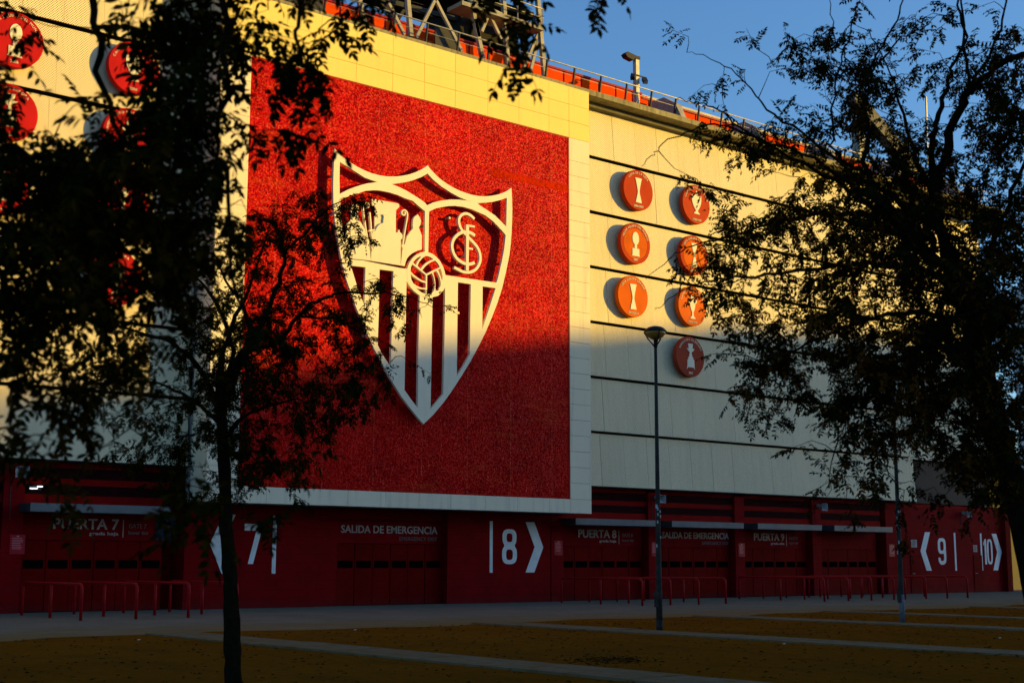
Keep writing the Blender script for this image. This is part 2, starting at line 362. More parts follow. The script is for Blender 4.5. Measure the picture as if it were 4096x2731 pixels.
# ------------------------------------------------------------------ the stadium
ST = thing('stadium', 'long stadium wall of pale perforated cladding over a dark red gated base', 'building', (41, 0, 0))
def part(name, mb, mat, parent=ST, smooth=False): return mb.build(name, mat, parent, smooth)
BAY = 5.45
bays = [36.75 - BAY*k for k in (5, 4)] + [36.75 + BAY*k for k in range(4)]      # left pilaster centre of each gate bay
# core walls
part('core_wall', MB().box(5, 69, 1.0, 9, 0, 4.62), REDDOOR)
part('core_wall', MB().box(5, 60.75, 0.02, 9, 4.63, 20.6), DARKCLAD)
part('core_wall', MB().box(60.75, 69.2, 1.3, 9, 4.63, 20.6), DARKCLAD)
def pier(x0, x1, z1=4.5, y0=0.0): part('pier', MB().box(x0, x1, y0, 0.99, 0, z1), REDWALL)
for x in sorted(set(bays + [bays[1]+BAY, bays[-1]+BAY])):
    if abs(x-(bays[1]+BAY)) < .01: continue
    if abs(x-(bays[-1]+BAY)) < .01: continue
    pier(x-0.30, x+0.34)
pier(20.62, 25.60, 3.6); pier(31.30, 36.40, 3.6); pier(58.55, 69.0, 4.5)
# leaf shared mesh: door leaf and window
def box_mesh(name, x0, x1, y0, y1, z0, z1, mat, bev=0.0):
    me = bpy.data.meshes.new(name); b = MB().box(x0, x1, y0, y1, z0, z1); me.from_pydata(b.v, [], b.f); me.materials.append(mat); return me
LEAFM = box_mesh('door_leaf', -.372, .372, -.03, .03, 0.03, 2.18, REDDOOR)
PANE = box_mesh('window', -.315, .315, -.036, -.006, 1.33, 1.59, GLASSDARK)
def doors(x0, n=6, w=0.765, Y=0.36):
    for i in range(n):
        o = link('door_leaf', LEAFM, ST); o.location = Vector((x0 + w*(i+.5), Y - (0.012 if i % 2 else 0), 0)) - ST.location
        g = bpy.data.objects.new('window', PANE); COL.objects.link(g); g.parent = o
    b = MB().box(x0-.02, x0+w*n+.02, Y+.05, .995, 0, 3.6); part('bay_wall', b, REDDOOR)
    part('lintel', MB().box(x0-.02, x0+w*n+.02, Y-.02, Y+.049, 2.205, 3.02), REDWALL)
def louvre(x0, x1, z0, z1, Y=0.12):
    b = MB(); n = 5; h = (z1-z0)/n
    for i in range(n): b.beam((x0, Y, z0+h*(i+.5)), (x1, Y, z0+h*(i+.5)), 0.07, 0.018, (0, -0.6, 0.8))
    part('louvre', b, LOUVRE)
for bx in bays:
    x0, x1 = bx+0.35, bx+BAY-0.31
    doors(x0+0.10, w=(x1-x0-.2)/6)
    part('fascia', MB().box(x0, x1, 0.10, 0.99, 3.30, 3.57), REDUP); part('fascia', MB().box(x0, x1, 0.10, 0.99, 3.88, 4.08), REDUP); part('fascia', MB().box(x0, x1, 0.10, 0.99, 4.41, 4.58), REDUP)
    part('louvre_back', MB().box(x0, x1, 0.2, 0.98, 3.58, 3.87), LOUVRE); part('louvre_back', MB().box(x0, x1, 0.2, 0.98, 4.09, 4.40), LOUVRE)
    louvre(x0, x1, 3.58, 3.87); louvre(x0, x1, 4.09, 4.40)
    if bx > 50: cx0, cx1 = bx+.2, bx+4.75
    else: cx0, cx1 = bx+.2, bx+4.72
    cn = MB().box(cx0, cx1, -.9, .095, 3.02, 3.27, 0); cn.mi = [0, 0, 0, 0, 1, 1]  # end faces take the darker, shaded colour
    part('canopy', cn, [CANOPY, CANOPY_D])
# emergency exit bay below the big panel
doors(26.62, w=0.775); part('bay_wall', MB().box(25.62, 26.59, .25, .99, 0, 3.6), REDWALL); part('lintel', MB().box(25.62, 31.28, .2, .98, 3.03, 3.6), REDWALL)
# fixed dark doors in the end wall
for x0, x1 in ((60.5, 61.3), (66.15, 66.95)):
    d = part('side_door', MB().box(x0, x1, -.03, -.002, 0.03, 1.95), REDDOOR); b = MB(); b.beam((x0+.12, -.03, 1.0), (x0+.12, -.09, 1.0), .03); b.beam((x0+.12, -.085, 1.0), (x0+.24, -.085, 1.0), .025)
    h = b.build('handle', STEEL, d)
part('top_band', MB().box(58.56, 69.0, -.02, .98, 4.32, 4.5), REDUP)
part('corner_post', MB().box(69.02, 69.5, -.25, .5, 0, 4.5), REDDOOR)
part('far_wall', MB().box(69.52, 100, 2.5, 4, 0, 6.2), DARKCLAD)
part('cladding_soffit', MB().box(5, 60.7, -.38, .015, 4.585, 4.62), DARKCLAD)
# cladding: rows of tilted perforated panels with a dark slot under each row
ROWZ = [4.60, 6.88, 9.16, 11.46, 13.80, 16.16, 18.55, 20.72]
CW = 1.345
def clad_mesh(w, h):
    me = bpy.data.meshes.new('cladding_panel'); yb, yt = -.36, -.20; g = 0.006
    vs = [(g, yb, 0), (w-g, yb, 0), (w-g, yt, h), (g, yt, h), (g, yb+.05, 0), (w-g, yb+.05, 0), (w-g, yt+.05, h), (g, yt+.05, h)]
    me.from_pydata(vs, [], [(0, 1, 2, 3), (5, 4, 7, 6), (0, 4, 5, 1), (3, 2, 6, 7), (0, 3, 7, 4), (1, 5, 6, 2)]); me.materials.append(CLAD); return me
CM = {}
def clad_run(xa, xb, off, r, dy=0.0):
    z0 = ROWZ[r]; h = ROWZ[r+1]-z0-0.095
    x = xa
    first = ((off - xa) % CW)
    cuts = [xa] + list(np.arange(xa+first if first > .15 else xa+first+CW, xb-.15, CW)) + [xb]
    for a, b in zip(cuts[:-1], cuts[1:]):
        k = (round(b-a, 3), round(h, 3))
        if k not in CM: CM[k] = clad_mesh(*k)
        o = link('cladding_panel', CM[k], ST); o.location = Vector((a, dy + R.uniform(-.006, .006), z0)) - ST.location
for r in range(7):
    off = 38.92 + 0.14*r
    clad_run(8.0, 20.45, off, r); clad_run(37.20, 60.77, off, r)
    if r > 0: clad_run(60.85, 69.3, off, r, 0.95)
part('shaded_wall', MB().box(60.78, 69.3, 0.80, 0.95, 4.62, 6.8), DARKCLAD)  # the recess's shade is put into this near-black wall colour
# roof edge: beam, coping blocks, buttress fins, railing, orange parapet
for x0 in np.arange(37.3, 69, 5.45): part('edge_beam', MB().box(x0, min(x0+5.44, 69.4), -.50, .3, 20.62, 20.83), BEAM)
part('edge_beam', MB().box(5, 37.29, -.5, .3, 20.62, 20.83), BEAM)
x = 5.0
while x < 69:
    w = 2.725; part('coping_block', MB().box(x, min(x+w-.015, 69.5), -1.12, .7, 20.84, 21.07 + R.uniform(-.01, .01)), CONCRETE); x += w
for k in range(-5, 5):
    X = 43.5 + BAY*k
    if X < 43: continue
    vs, fs = poly2d([(-1.0, 21.06), (0.9, 21.06), (0.9, 22.3), (0.1, 22.3), (-.6, 21.85)], (), .34)
    part('buttress_fin', MB().add([(X+c, a, b_) for a, b_, c in vs], fs), FINC)
POSTM = MB(); POSTM.beam((0, -.55, 21.05), (0, -.72, 22.0), .05, .09); POSTM.box(-.07, .07, -.64, -.40, 21.05, 21.12)
pm = bpy.data.meshes.new('railing_post'); pm.from_pydata(POSTM.v, [], POSTM.f); pm.materials.append(STEEL_D)
x = 8.3
while x < 69:
    o = link('railing_post', pm, ST); o.location = Vector((x, 0, 0)) - ST.location; x += 1.52
part('handrail', MB().tube([(5.2, -.72, 22.03), (69, -.72, 22.03)], .03, 8), STEEL, ST, True)
part('handrail', MB().tube([(5.2, -.64, 21.68), (69, -.64, 21.68)], .012, 6), STEEL, ST, True)
x = 6.0
while x < 69:
    z1 = 22.62 if x < 43 else 22.42
    b = MB().box(x+.05, x+.99, 1.18, 1.26, 21.2, z1); part('parapet_panel', b, ORANGE)
    part('parapet_post', MB().box(x-.045, x+.045, 1.22, 1.32, 21.2, z1+.02), MAGENTA); x += 1.04
part('parapet_rail', MB().box(6, 43, 1.14, 1.30, 22.64, 22.73), MAGENTA); part('parapet_rail', MB().box(43.01, 69, 1.14, 1.30, 22.45, 22.56), MAGENTA)
part('stand_edge', MB().box(43.3, 69, 1.9, 2.3, 21.2, 23.02), BEIGE); part('roof_deck', MB().box(5, 69, .71, 9, 20.92, 21.0), DECK)
part('upper_stand', MB().box(5, 43, 3.2, 9, 21.16, 22.2), DECK)

# ------------------------------------------------------------------ the big mosaic panel with stone frame
MP = thing('mosaic_panel', 'huge square red sequin mosaic in a pale stone frame on the stadium wall', 'wall panel', (28.9, -1.5, 3.43))
FX0, FX1, RX0, RX1, FZ0, FZ1, RZ0, RZ1 = 20.53, 37.26, 21.67, 36.14, 3.43, 20.88, 3.98, 18.60
part('frame_core', MB().box(FX0+.02, FX1-.02, -1.44, -.03, FZ0+.02, FZ1-.16), FINC, MP)
part('mosaic_field', MB().box(RX0-.03, RX1+.03, -1.475, -1.43, RZ0-.03, RZ1+.03), MOSAIC, MP)
x0_, z0_ = on_wall(1965, 700, -1.5); part('bare_strip', MB().box(x0_, RX1-.06, -1.482, -1.4755, z0_, z0_+.28), BARE, MP)
part('mosaic_trim', MB().box(RX0, RX1, -1.495, -1.476, RZ1-.05, RZ1-.002), RED_TRIM, MP); part('mosaic_trim', MB().box(RX1-.05, RX1-.002, -1.494, -1.477, RZ0, RZ1-.051), RED_TRIM, MP)
SLABM = {}
def slab(x0, x1, z0, z1, mat, y0=-1.5, y1=-1.441):
    g = .006; k = (round(x1-x0, 3), round(z1-z0, 3), mat.name, y1-y0)
    if k not in SLABM: SLABM[k] = box_mesh('stone_slab', g, x1-x0-g, 0, y1-y0, g, z1-z0-g, mat)
    o = link('stone_slab', SLABM[k], MP); o.location = Vector((x0, y0 + R.uniform(-.003, .003), z0)) - MP.location
tx = [FX0, 21.67, 23.0, 24.4, 25.88, 27.47, 28.9, 30.35, 31.93, 33.5, 35.07, 36.15, FX1]
tz = [RZ1, 19.29, 20.01, FZ1-.12]
for i in range(12):
    for j in range(3): slab(tx[i], tx[i+1], tz[j], tz[j+1], STONE_Y)
sz = [3.98+0.6215*i for i in range(24)]; sz[-1] = RZ1; sz = [z for z in sz if z <= RZ1]
if RZ1 - sz[-1] > .01: sz.append(RZ1)
for i in range(len(sz)-1):
    slab(RX1, FX1, sz[i], sz[i+1], STONE); slab(FX0, RX0, sz[i], sz[i+1], STONE)
bxs = [FX0, 21.67, 22.73, 24.32, 25.9, 27.47, 28.9, 30.32, 31.91, 33.47, 35.05, 36.14, FX1]
for i in range(12): slab(bxs[i], bxs[i+1], FZ0, RZ0, STONE)
# the left return of the frame, stone clad
zz = [FZ0] + sz + [19.29, 20.01, FZ1-.12]
for i in range(len(zz)-1):
    g = .006; me = box_mesh('stone_slab', FX0, FX0+.019, -1.44, -.40, zz[i]+g, zz[i+1]-g, STONE); o = link('stone_slab', me, MP); o.location = -MP.location

# ------------------------------------------------------------------ the crest
YC = -1.5 - 0.32            # front plane of the crest
CR = thing('shield_crest', 'giant white shield crest with vertical bars, ball, figures and monogram on the mosaic', 'crest', (29.2, -1.6, 4.5))
def pp(pts): return [on_wall(x, y, YC) for x, y in pts]
def zc(ox, oy, s, pts): return [(ox+x/s, oy+y/s) for x, y in pts]
ZA = lambda *p: zc(1300, 560, 5.8725, p); ZB = lambda *p: zc(1700, 660, 5.8725, p); ZC = lambda *p: zc(1340, 780, 5.8725, p)
ZD = lambda *p: zc(1600, 980, 7.84, p); ZE = lambda *p: zc(1760, 820, 5.2267, p); ZF = lambda *p: zc(1400, 1020, 2.2394, p)
outer = (ZA((228, 208), (380, 370), (560, 505), (740, 620), (920, 712), (1100, 785), (1280, 832), (1450, 858), (1640, 860), (1800, 845), (1960, 815), (2100, 770), (2240, 710), (2349, 645))
  + ZB((65, 10), (130, 100), (210, 185), (300, 280), (400, 360), (520, 445), (660, 530), (800, 597), (950, 655), (1100, 700), (1250, 730), (1400, 738), (1560, 725), (1720, 695), (1850, 650), (1950, 597), (2030, 537), (2045, 800), (2052, 1100))
  + ZE((1505, 400), (1495, 600), (1475, 850), (1450, 1050)) + ZF((1395, 160), (1362, 300), (1320, 430), (1270, 560), (1215, 690), (1150, 820), (1080, 950), (1000, 1080), (910, 1220), (830, 1330), (740, 1435), (660, 1512), (620, 1470), (540, 1370), (460, 1265), (380, 1135), (300, 1000), (220, 845), (150, 700), (100, 580), (45, 440))
  + [(1405, 1174), (1384.6, 1114), (1368, 1053), (1353, 966), (1340.5, 892), (1334.5, 826.7), (1332.8, 748.3), (1334, 696), (1336.6, 636.6)])
H1a = ZA((350, 515), (500, 610), (700, 735), (930, 885), (1150, 965), (1230, 985), (1140, 1003), (1000, 1020), (880, 1050), (720, 1100), (560, 1160), (450, 1215), (345, 1270), (340, 900))
H1b = ZA((1560, 1035), (1700, 1020), (1900, 990), (2070, 945), (2250, 880), (2349, 825)) + ZB((60, 203), (190, 345), (390, 510), (600, 645), (800, 755), (1000, 835), (1090, 858), (960, 835), (800, 815), (600, 812), (390, 838), (200, 880), (50, 948)) + ZA((2349, 1475), (2250, 1400), (2060, 1280), (1900, 1185), (1700, 1090))
H1c = ZB((1230, 895), (1430, 885), (1600, 865), (1780, 820), (1925, 770), (1918, 1100), (1910, 1450), (1800, 1340), (1650, 1190), (1430, 1040), (1300, 960))
H2 = (ZA((700, 1290), (860, 1225), (960, 1195), (1150, 1180), (1300, 1190), (1500, 1230), (1700, 1290), (1880, 1370)) + ZC((1830, 140), (2000, 290), (2115, 380), (2110, 1330))
  + ZD((640, 240), (500, 310), (380, 420), (290, 560), (235, 700), (212, 745), (0, 720)) + [(1449.8, 1041.5), (1394, 1037)] + ZC((285, 1390), (210, 960), (150, 560), (130, 350)) + [(1362, 800), (1380, 790), (1400, 784)])
H3 = (ZB((95, 1095), (250, 1020), (390, 990), (550, 965), (700, 960), (900, 985), (1100, 1040), (1420, 1185), (1600, 1320), (1800, 1530)) + ZE((1376, 632), (1345, 900), (1300, 1150), (1220, 1500)) + [(1986, 1130.7)]
  + ZD((1425, 945), (1390, 800), (1340, 660), (1250, 500), (1110, 345), (990, 265), (885, 230)))
O = [[(1403, 1062), (1462, 1069), (1458.5, 1225), (1430, 1150)],
     ZF((265, 128), (390, 145), (376, 560), (366, 1000), (300, 905), (248, 805), (258, 500)),
     ZF((507, 232), (540, 290), (590, 338), (625, 362), (613, 800), (607, 1370), (550, 1295), (488, 1207), (497, 700)),
     ZF((740, 378), (790, 365), (830, 325), (853, 290), (847, 700), (835, 1242), (722, 1380), (731, 800)),
     ZF((967, 243), (1083, 262), (1078, 560), (1073, 890), (1020, 985), (957, 1085), (962, 600)),
     ZF((1188, 280), (1305, 297), (1240, 500), (1185, 665))]
BALL = [((405, 545), (470, 470), (560, 395), (640, 355), (658, 375), (600, 440), (545, 520), (500, 630), (488, 628)),
  ((545, 650), (600, 530), (700, 410), (790, 345), (870, 350), (960, 385), (1035, 440), (1030, 460), (930, 490), (800, 570), (710, 660), (645, 755)),
  ((690, 790), (780, 680), (900, 580), (1020, 510), (1105, 490), (1180, 570), (1245, 680), (1230, 710), (1000, 810), (825, 905)),
  ((380, 600), (805, 945), (805, 1140), (700, 1110), (560, 1030), (420, 920), (325, 825), (345, 690)),
  ((340, 910), (420, 990), (540, 1080), (680, 1160), (805, 1195), (805, 1345), (700, 1345), (560, 1300), (420, 1210), (360, 1100), (330, 960)),
  ((515, 1340), (640, 1380), (800, 1395), (800, 1530), (680, 1490), (580, 1420), (510, 1355)),
  ((850, 955), (1000, 880), (1050, 1000), (1085, 1150), (1090, 1300), (1065, 1430), (1000, 1500), (920, 1535), (845, 1535)),
  ((1035, 860), (1130, 810), (1190, 890), (1240, 1010), (1275, 1150), (1275, 1280), (1210, 1370), (1110, 1455), (1115, 1300), (1100, 1100), (1060, 940)),
  ((1190, 770), (1270, 740), (1310, 850), (1335, 980), (1330, 1090), (1310, 1105), (1280, 1010), (1230, 870))]
balls = [ZD(*b) for b in BALL]
ball_out = ZD((775, 212), (640, 240), (500, 310), (380, 420), (290, 560), (235, 700), (215, 830), (225, 1000), (265, 1180), (340, 1330), (440, 1450), (560, 1545), (700, 1600), (830, 1612), (980, 1598), (1110, 1545), (1220, 1480), (1330, 1330), (1400, 1180), (1430, 1000), (1420, 930), (1390, 800), (1340, 660), (1250, 500), (1110, 345), (990, 265), (885, 230))
def grow(loop, k):
    c = np.mean(loop, axis=0); return [tuple(c + (np.array(q)-c)*k) for q in loop]
TH = 0.11
def plate(name, outer, holes, yfront, th=TH):
    vs, fs = poly2d(outer, holes, th); return part(name, MB().add(upright(vs, 0, yfront + th/2, 0), fs), CREST, CR)
plate('shield_plate', pp(outer), [pp(h) for h in [H1a, H1b, H1c, H2, H3] + O] + [grow(pp(b), 1.04) for b in balls], YC)
plate('ball', pp(ball_out), [pp(b) for b in balls], YC-.005, .06)
throne = ZC((890, 92), (910, 85), (1495, 190), (1530, 215), (1530, 285), (1500, 300), (1480, 335), (1455, 338), (1450, 930), (950, 860), (955, 240), (890, 240))
plate('throne', pp(throne), [], YC+.06, .05)
king = ZC((848, 1545), (852, 1465), (870, 970), (840, 940), (880, 915), (880, 860), (945, 850), (1000, 740), (1060, 680), (1140, 650), (1135, 610), (1150, 520), (1130, 455), (1160, 470), (1185, 450), (1215, 470), (1235, 448), (1258, 475), (1285, 460), (1315, 485), (1285, 540), (1300, 600), (1285, 655), (1370, 720), (1440, 890), (1490, 865), (1480, 830), (1515, 815), (1520, 865), (1575, 920), (1590, 975), (1580, 1025), (1545, 1050), (1540, 1600), (1545, 1655))
plate('king_figure', pp(king), [], YC-.002)
bl = ZC((330, 1490), (325, 1380), (270, 1200), (255, 870), (300, 680), (380, 560), (400, 500), (370, 380), (380, 300), (440, 190), (500, 195), (560, 290), (540, 420), (560, 560), (640, 700), (700, 800), (755, 1010), (800, 1040), (815, 1110), (800, 1125), (835, 1465), (847, 1545), (650, 1518))
plate('bishop_figure', pp(bl), [], YC-.002)
br = ZC((1546, 1655), (1551, 1600), (1590, 1260), (1555, 1180), (1640, 1160), (1690, 980), (1770, 860), (1835, 785), (1825, 720), (1840, 560), (1880, 500), (1945, 460), (2000, 540), (2020, 620), (2005, 700), (1970, 770), (2000, 850), (2040, 960), (2038, 1280), (1924, 1313), (1804, 1376), (1730, 1440), (1688, 1496), (1660, 1570), (1636, 1672))
plate('bishop_figure', pp(br), [], YC-.002)
def stroke_plate(name, path, w, y, taper=None, th=TH):
    vs, fs = poly2d(stroke2d([Vector(q) for q in pp(path)], w, False, taper), (), th); return part(name, MB().add(upright(vs, 0, y+th/2, 0), fs), CREST, CR)
stroke_plate('crozier', smooth_path(ZC((1600, 1190), (1650, 860), (1695, 600), (1712, 470), (1695, 395), (1645, 352), (1592, 372), (1578, 425), (1605, 468), (1645, 465), (1662, 425), (1640, 400)), 4), .05, YC+.012)
stroke_plate('crozier', smooth_path(ZC((775, 1030), (720, 700), (690, 450), (672, 300), (700, 215), (750, 180), (800, 210), (805, 265), (770, 295), (740, 260)), 4), .05, YC+.012)
stroke_plate('sword', ZC((868, 980), (850, 640), (826, 405)), .055, YC+.012); stroke_plate('sword_guard', ZC((805, 838), (940, 822)), .06, YC-.004)
stroke_plate('letter_s', smooth_path(ZE((722, 292), (650, 222), (555, 180), (468, 200), (415, 260), (400, 345), (420, 440), (475, 540), (580, 655), (700, 780), (795, 900), (845, 1050), (838, 1200), (760, 1335), (640, 1402), (500, 1400), (390, 1350), (300, 1305)), 5), .105, YC)
stroke_plate('letter_c', smooth_path(ZE((732, 638), (640, 580), (520, 562), (420, 590), (325, 670), (268, 770), (256, 880), (285, 1000), (350, 1110), (450, 1190), (560, 1235), (650, 1230), (725, 1205)), 5), .115, YC-.004)
stroke_plate('letter_f', ZE((576, 412), (570, 1372)), .125, YC-.008); stroke_plate('letter_f_arm', ZE((600, 432), (725, 455)), .075, YC-.008); stroke_plate('letter_f_arm', ZE((600, 907), (684, 922)), .065, YC-.008)
# stand-off brackets that carry the crest
for i, (px, py) in enumerate([(1345, 700), (1345, 850), (1470, 1340), (1695, 1660), (1850, 1480), (2036, 900), (2030, 1050), (1560, 720), (1900, 795), (1705, 900), (1600, 1300), (1705, 1450), (1490, 1010), (1560, 1010), (1660, 960), (1870, 1020), (1705, 1170), (1805, 870), (1870, 1085), (1840, 1250)]):
    X, Z = on_wall(px, py, YC); part('bracket', MB().box(X-.04, X+.04, YC+.09, -1.47, Z-.04, Z+.04), STEEL, CR)

# ------------------------------------------------------------------ medallions
def arc_text(mk, s, radius, size, Y, cx, cz, mid=90, track=1.08, bold=.004):
    mb = MB()
    adv = []
    for ch in s:
        if ch == ' ': adv.append(size*.36); continue
        vs, _ = text2d(ch, size, .02, bold); xs_ = [v[0] for v in vs]; adv.append((max(xs_)-min(xs_)) + size*.13)
    tot = sum(adv)*track/radius; a = math.radians(mid) + tot/2
    for ch, w in zip(s, adv):
        da = w*track/radius; ac = a-da/2; a -= da
        if ch == ' ': mk(mb); mb = MB(); continue
        vs, fs = text2d(ch, size, .02, bold); mx = (max(v[0] for v in vs)+min(v[0] for v in vs))/2; rot = ac-math.pi/2; c, s_ = math.cos(rot), math.sin(rot)
        out = []
        for x, y, z in vs:
            x -= mx; X = x*c - y*s_ + radius*math.cos(ac); Z = x*s_ + y*c + radius*math.sin(ac); out.append((cx+X, Y-z, cz+Z))
        mb.add(out, fs)
    mk(mb)
def mir(p): return p + [(-x, y) for x, y in p[::-1]]
TROPHY = {
 'hourglass': [mir([(0, -.62), (.19, -.62), (.15, -.45), (.075, -.2), (.055, -.08), (.09, .12), (.19, .5), (.215, .56), (0, .57)])],
 'handled': [mir([(0, -.5), (.2, -.5), (.2, -.46), (.07, -.37), (.07, -.33), (.2, -.16), (.3, .05), (.33, .2), (.33, .42), (.23, .42), (.23, .2), (.225, .37), (.15, .46), (.06, .5), (.045, .58), (.03, .64), (0, .66)])],
 'slender': [mir([(0, -.62), (.17, -.62), (.16, -.56), (.06, -.5), (.04, -.3), (.1, -.22), (.17, -.02), (.18, .12), (.27, .16), (.31, .25), (.27, .33), (.21, .3), (.23, .22), (.13, .18), (.1, .32), (.13, .4), (.08, .5), (0, .52)])],
 'globe': [[(.2*math.cos(t)*1.05+0, .22+.31*math.sin(t)) for t in np.linspace(-1.2, math.pi+1.2, 30)] + [(-.06, -.12), (-.09, -.18), (-.06, -.24), (-.06, -.26), (-.22, -.26), (-.22, -.55), (-.26, -.62), (.26, -.62), (.22, -.55), (.22, -.26), (.06, -.26), (.06, -.24), (.09, -.18), (.06, -.12)]],
 'pedestal': [mir([(0, -.52), (.2, -.52), (.27, -.62), (.27, -.55), (.24, -.48), (.24, -.16), (.17, -.14), (.17, -.05), (.1, .0), (.08, .1), (.05, .16), (.06, .2), (.2, .3), (.26, .4), (.15, .37), (.13, .45), (.17, .62), (0, .62)])],
}
def medallion(X, Z, trophy, top, year, col, inner, label, rr=.89):
    Yf = -.66
    t = thing('medallion', label, 'medallion', (X, -.45, Z), 'round trophy medallions on the cladding')
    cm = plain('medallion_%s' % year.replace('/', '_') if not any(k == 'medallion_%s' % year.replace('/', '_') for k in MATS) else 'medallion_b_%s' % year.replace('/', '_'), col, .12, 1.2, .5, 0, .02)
    n = 72; prof = [(rr*.97, -.45), (rr, -.46), (rr, Yf+.015), (rr-.015, Yf)]; b = MB(); vs = []
    for r, y in prof: vs += [(X+r*math.cos(2*math.pi*j/n), y, Z+r*math.sin(2*math.pi*j/n)) for j in range(n)]
    fs = [(i*n+j, (i+1)*n+j, (i+1)*n+(j+1) % n, i*n+(j+1) % n) for i in range(3) for j in range(n)] + [tuple(range(n-1, -1, -1))[::-1], tuple(range(3*n, 4*n))[::-1]]
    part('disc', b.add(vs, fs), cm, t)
    part('mount', MB().box(X-.28, X+.28, -.46, -.16, Z-.3, Z-.2).box(X-.28, X+.28, -.46, -.16, Z+.2, Z+.3), STEEL_D, t)
    if inner:
        im = plain('medallion_centre_%s' % year.replace('/', '_'), inner, .2, 1.5, .5, 0, .02)
        vs, fs = poly2d([(.69*math.cos(a), .69*math.sin(a)*.97) for a in np.linspace(0, 2*math.pi, 48, endpoint=False)], (), .008); part('centre_field', MB().add(upright(vs, X, Yf-.001, Z-.02), fs), im, t)
    b = MB()
    for poly in TROPHY[trophy]:
        vs, fs = poly2d([(x*.92, y*.92) for x, y in poly], (), .03); b.add(upright(vs, X, Yf-.010, Z+.01), fs)
    if trophy == 'handled':
        pass
    part('trophy_emblem', b, CREST, t)
    arc_text(lambda q: part('word', q, CREST, t), top, .715, .125, Yf-.008, X, Z, bold=0.0); vs, fs = text2d(year, .135, .02, 0.0, 'CENTER'); part('date', MB().add(upright(vs, X, Yf-.008, Z-.76), fs), CREST, t)
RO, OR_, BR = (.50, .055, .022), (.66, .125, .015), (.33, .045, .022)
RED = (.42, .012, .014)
U = 'UEFA EUROPA LEAGUE'
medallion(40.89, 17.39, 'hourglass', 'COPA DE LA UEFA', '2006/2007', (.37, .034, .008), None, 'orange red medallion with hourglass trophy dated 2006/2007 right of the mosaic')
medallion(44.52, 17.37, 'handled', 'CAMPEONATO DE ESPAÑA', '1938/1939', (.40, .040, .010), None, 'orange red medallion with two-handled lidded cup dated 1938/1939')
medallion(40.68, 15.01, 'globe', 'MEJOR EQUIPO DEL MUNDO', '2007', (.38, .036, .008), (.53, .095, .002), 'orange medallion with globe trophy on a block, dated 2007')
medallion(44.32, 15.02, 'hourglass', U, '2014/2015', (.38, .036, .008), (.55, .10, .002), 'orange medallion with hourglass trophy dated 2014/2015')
medallion(40.50, 12.68, 'hourglass', U, '2013/2014', (.55, .098, .004), None, 'bright orange medallion with hourglass trophy dated 2013/2014')  # stronger orange carries the sun's glare in the base colour
medallion(44.14, 12.69, 'slender', 'CAMPEONATO DE ESPAÑA', '1934/1935', (.57, .105, .010), None, 'glare-bright orange medallion with slender handled cup dated 1934/1935')  # sun glare painted in as a stronger orange
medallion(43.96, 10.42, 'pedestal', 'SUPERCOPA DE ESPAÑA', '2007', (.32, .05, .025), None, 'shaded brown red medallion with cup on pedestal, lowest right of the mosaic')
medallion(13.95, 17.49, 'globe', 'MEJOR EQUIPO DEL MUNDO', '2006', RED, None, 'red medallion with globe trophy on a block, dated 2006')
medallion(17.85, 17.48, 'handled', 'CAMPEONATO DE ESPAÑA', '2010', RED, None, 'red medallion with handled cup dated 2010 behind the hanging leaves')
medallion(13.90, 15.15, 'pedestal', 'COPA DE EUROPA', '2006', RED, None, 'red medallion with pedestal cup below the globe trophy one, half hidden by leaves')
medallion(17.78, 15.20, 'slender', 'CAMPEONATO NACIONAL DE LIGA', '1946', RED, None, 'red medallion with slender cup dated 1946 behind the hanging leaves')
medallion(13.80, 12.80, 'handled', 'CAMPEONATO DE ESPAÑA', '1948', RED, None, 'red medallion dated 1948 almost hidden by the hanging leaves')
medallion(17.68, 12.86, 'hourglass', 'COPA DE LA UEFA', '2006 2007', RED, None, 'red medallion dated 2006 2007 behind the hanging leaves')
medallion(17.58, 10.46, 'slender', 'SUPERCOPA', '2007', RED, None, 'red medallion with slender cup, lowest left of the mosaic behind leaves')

# ------------------------------------------------------------------ gate lettering, numerals, notices
def text_span(s, size):
    vs, _ = text2d(s, size, .015, 0.0); return min(v[0] for v in vs), max(v[0] for v in vs)
def wall_text(parent, name, mat, s, x0, x1, z0, h, Y, bold=.0, cap=.70, depth=.015):
    """lettering fitted between x0 and x1 with capital height h, baseline z0; each word is a part"""
    size = h/cap; a, b = text_span(s, size); k = (x1-x0)/(b-a); done = ''
    for w in s.split(' '):
        full = done + w; e = text_span(full, size)[1]; wa, wb = text_span(w, size); sh = (e-wb)
        vs, fs = text2d(w, size, depth, bold*size); part(name, MB().add([(x0+(x+sh-a)*k, Y-z, z0+y) for x, y, z in vs], fs), mat, parent); done = full + ' '
YS = .33
def gate_sign(bx, num, tier, tier_en, label):
    t = thing('gate_sign', label, 'sign', (bx+2.5, YS, 2.3), 'gate names above the doors')
    wall_text(t, 'gate_name', LETTER, 'PUERTA %s' % num, bx+1.46, bx+3.57, 2.55, .32, YS, .018)
    wall_text(t, 'tier_name', LETTER, tier, bx+2.62, bx+3.57, 2.37, .10, YS, .015)
    part('divider', MB().box(bx+3.72, bx+3.74, YS-.01, YS+.01, 2.30, 2.86), LETTER, t)
    wall_text(t, 'english_name', LETTER_D, 'GATE %s' % num, bx+3.92, bx+4.52, 2.60, .14, YS, 0); wall_text(t, 'english_tier', LETTER_D, tier_en, bx+3.92, bx+4.60, 2.40, .12, YS, 0)
gate_sign(bays[1]-.05, '7', 'grada baja', 'lower tier', 'raised grey gate lettering PUERTA 7 next to the blue poster')
gate_sign(bays[2], '8', 'grada baja', 'lower tier', 'raised grey gate lettering PUERTA 8 grada baja beside the mosaic panel corner')
